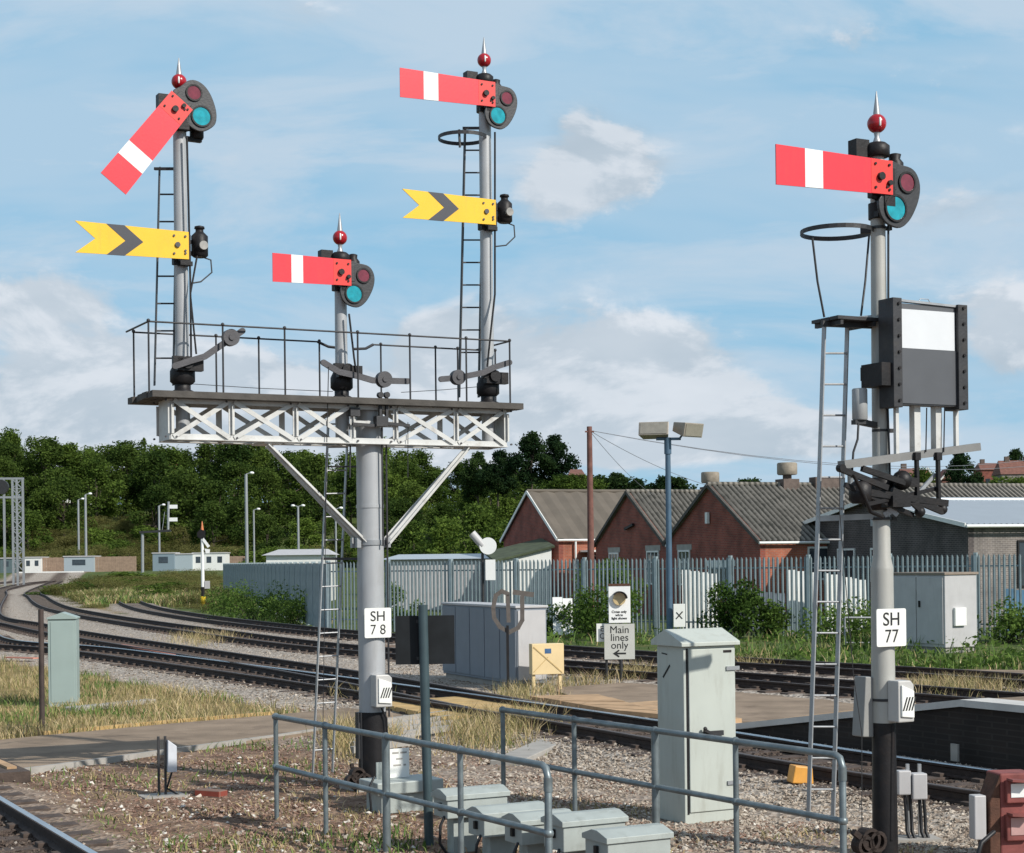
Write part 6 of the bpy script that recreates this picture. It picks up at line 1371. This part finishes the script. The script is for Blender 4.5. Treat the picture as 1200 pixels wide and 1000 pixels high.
for i in range(60):
    px = random.uniform(25, 275); D = random.uniform(196, 234) * KF; x = (px - 600) / 2000 * D; tree('bush', x, D, hz1(x, D), random.uniform(8, 13), random.uniform(3.5, 7), 'scrub bush on the open slope below the trees', 'scrub bushes on the open slope', 'bush', k=random.choice((0, 2, 2, 2)))
# named skyline trees
def skyline(kind, px, pt, D, w, h, lab, k=None):
    D *= KF; w *= KF; h *= KF; p = P(px, pt, D); tree(kind, p.x, D, p.z - h * .97, w, h, lab, k=k)
skyline('dark', 622, 505, 200, 6.6, 7.2, 'left one of two tall dark trees standing above the houses', 0)
skyline('dark', 651, 510, 202, 6.4, 7.0, 'right one of two tall dark trees standing above the houses', 1)
skyline('dark', 583, 527, 215, 6.5, 6.5, 'dark tree at the right end of the wooded skyline behind the gantry end', 2)
skyline('dark', 560, 530, 220, 6, 7, 'dark rounded tree behind the right end of the lattice gantry', 1)
skyline('tall', 35, 510, 262, 5.5, 10, 'feathery tall tree sticking out of the skyline at far left', 0)
skyline('tall', 168, 513, 262, 4.5, 9, 'thin airy tree sticking out of the skyline below the gantry left end', 1)
skyline('tall', 8, 515, 262, 5.5, 9, 'dark tall tree at the left edge of the skyline', 2)
skyline('tall', 237, 520, 262, 5, 8, 'airy treetop on the skyline under the left lattice panels', 0)
for px, pt, w in ((700, 556, 8), (722, 553, 8), (745, 560, 7), (775, 558, 8), (795, 560, 7), (880, 560, 6), (868, 562, 6), (1108, 560, 5)):
    skyline('dark', px, pt, 190, w, 6.5, 'dark rounded treetop behind the workshop ridges', None)
for o in [o for o in COL.objects if o.get('label') == 'dark rounded treetop behind the workshop ridges']: o['group'] = 'treetops behind the workshop ridges'
skyline('dark', 1125, 527, 175, 5.0, 6.5, 'round green tree behind the route indicator legs', 0); skyline('round', 1080, 545, 170, 5, 6, 'green tree seen just right of the single post signal', 3)
skyline('dark', 1188, 526, 260, 6, 7, 'dark tree above the distant houses at the right edge', 2)
for px in (1150, 1175, 1200, 1225): skyline('bush', px, 551, 150, 7, 3.5, 'green hedge bush below the distant houses at right', None)
for o in [o for o in COL.objects if o.get('label') == 'green hedge bush below the distant houses at right']: o['group'] = 'hedge below the distant houses'; o['category'] = 'bush'
# ------------------------------------------------------------------ distant houses
def house(px, py_ridge, py_eave, D, wpx, label, wall=red_brick, roof=tile_red, ang=0.0, chimneys=1, gablefront=False):
    D *= KF; p = P(px, py_eave, D); w = wpx * D / 2000; he = p.z; hr = P(px, py_ridge, D).z; zb_ = hz1(p.x, D) - 2; zb_ = min(zb_, he - 2.5); d = 7.0
    t = thing('distant_house', label, 'house', (p.x, D, zb_), ang); he -= zb_; hr -= zb_
    MB().bb((0, 0, 0), (w, d, he)).build('wall', wall, t)
    if gablefront: vs = [(-.2, -.3, he), (w + .2, -.3, he), (w / 2, -.3, hr), (-.2, d, he), (w + .2, d, he), (w / 2, d, hr)]; fs = [(0, 1, 2), (5, 4, 3), (0, 2, 5, 3), (1, 4, 5, 2), (0, 3, 4, 1)]
    else: vs = [(-.3, -.3, he), (w + .3, -.3, he), (w + .3, d + .3, he), (-.3, d + .3, he), (.2, d / 2, hr), (w - .2, d / 2, hr)]; fs = [(3, 2, 1, 0), (0, 1, 5, 4), (1, 2, 5), (2, 3, 4, 5), (3, 0, 4)]
    if gablefront:
        MB().add(vs, fs).build('roof', wall, t); MB().bar((-.4, -.4, he - .1), (w / 2, -.4, hr + .1), .2, .25).bar((w + .4, -.4, he - .1), (w / 2, -.4, hr + .1), .2, .25).build('verge_board', white_paint, t)
    else: MB().add(vs, fs).build('roof', roof, t)
    for i in range(chimneys): x = w * (.25 + .5 * i); MB().bb((x - .5, d / 2 - .4, hr - 1), (x + .5, d / 2 + .4, hr + .9)).build('chimney', chim, t)
    for i in range(2): MB().bb((w * (.2 + .45 * i), -.05, he * .5), (w * (.2 + .45 * i) + 1.1, -.001, he * .5 + 1.2)).build('window', window_m, t)
house(1080, 549, 563, 180, 13, 'distant house with an orange gable seen under the route indicator', orange_brick, gablefront=True, chimneys=0)
house(1104, 548, 562, 178, 25, 'distant house with brown gable and white verge beside the green tree', tile_red, gablefront=True, chimneys=0)
house(1058, 548, 560, 190, 24, 'distant house roof just right of the single signal post')
house(1150, 542, 551, 230, 24, 'distant house with chimney left of the paler roof at right', chimneys=1)
house(1174, 539, 556, 220, 45, 'large distant house with broad brown roof at the right edge', tan_brick, chimneys=2)
house(73, 536, 546, 285, 28, 'distant house roof peeping above the trees at left', white_paint)
house(190, 532, 540, 285, 22, 'far chimneyed house roof among the trees below the gantry left end', red_brick, chimneys=2)
house(668, 549, 557, 175, 16, 'distant brown roof between two treetops left of the brown pole', tile_red, chimneys=0)
for px, w_ in ((655, 7), (672, 6), (690, 7)): skyline('round', px, 554, 168, w_, 5, 'green bushy treetop just left of the brown pole top', 3)
for o in [o for o in COL.objects if o.get('label') == 'green bushy treetop just left of the brown pole top']: o['group'] = 'treetops below the distant brown roof'
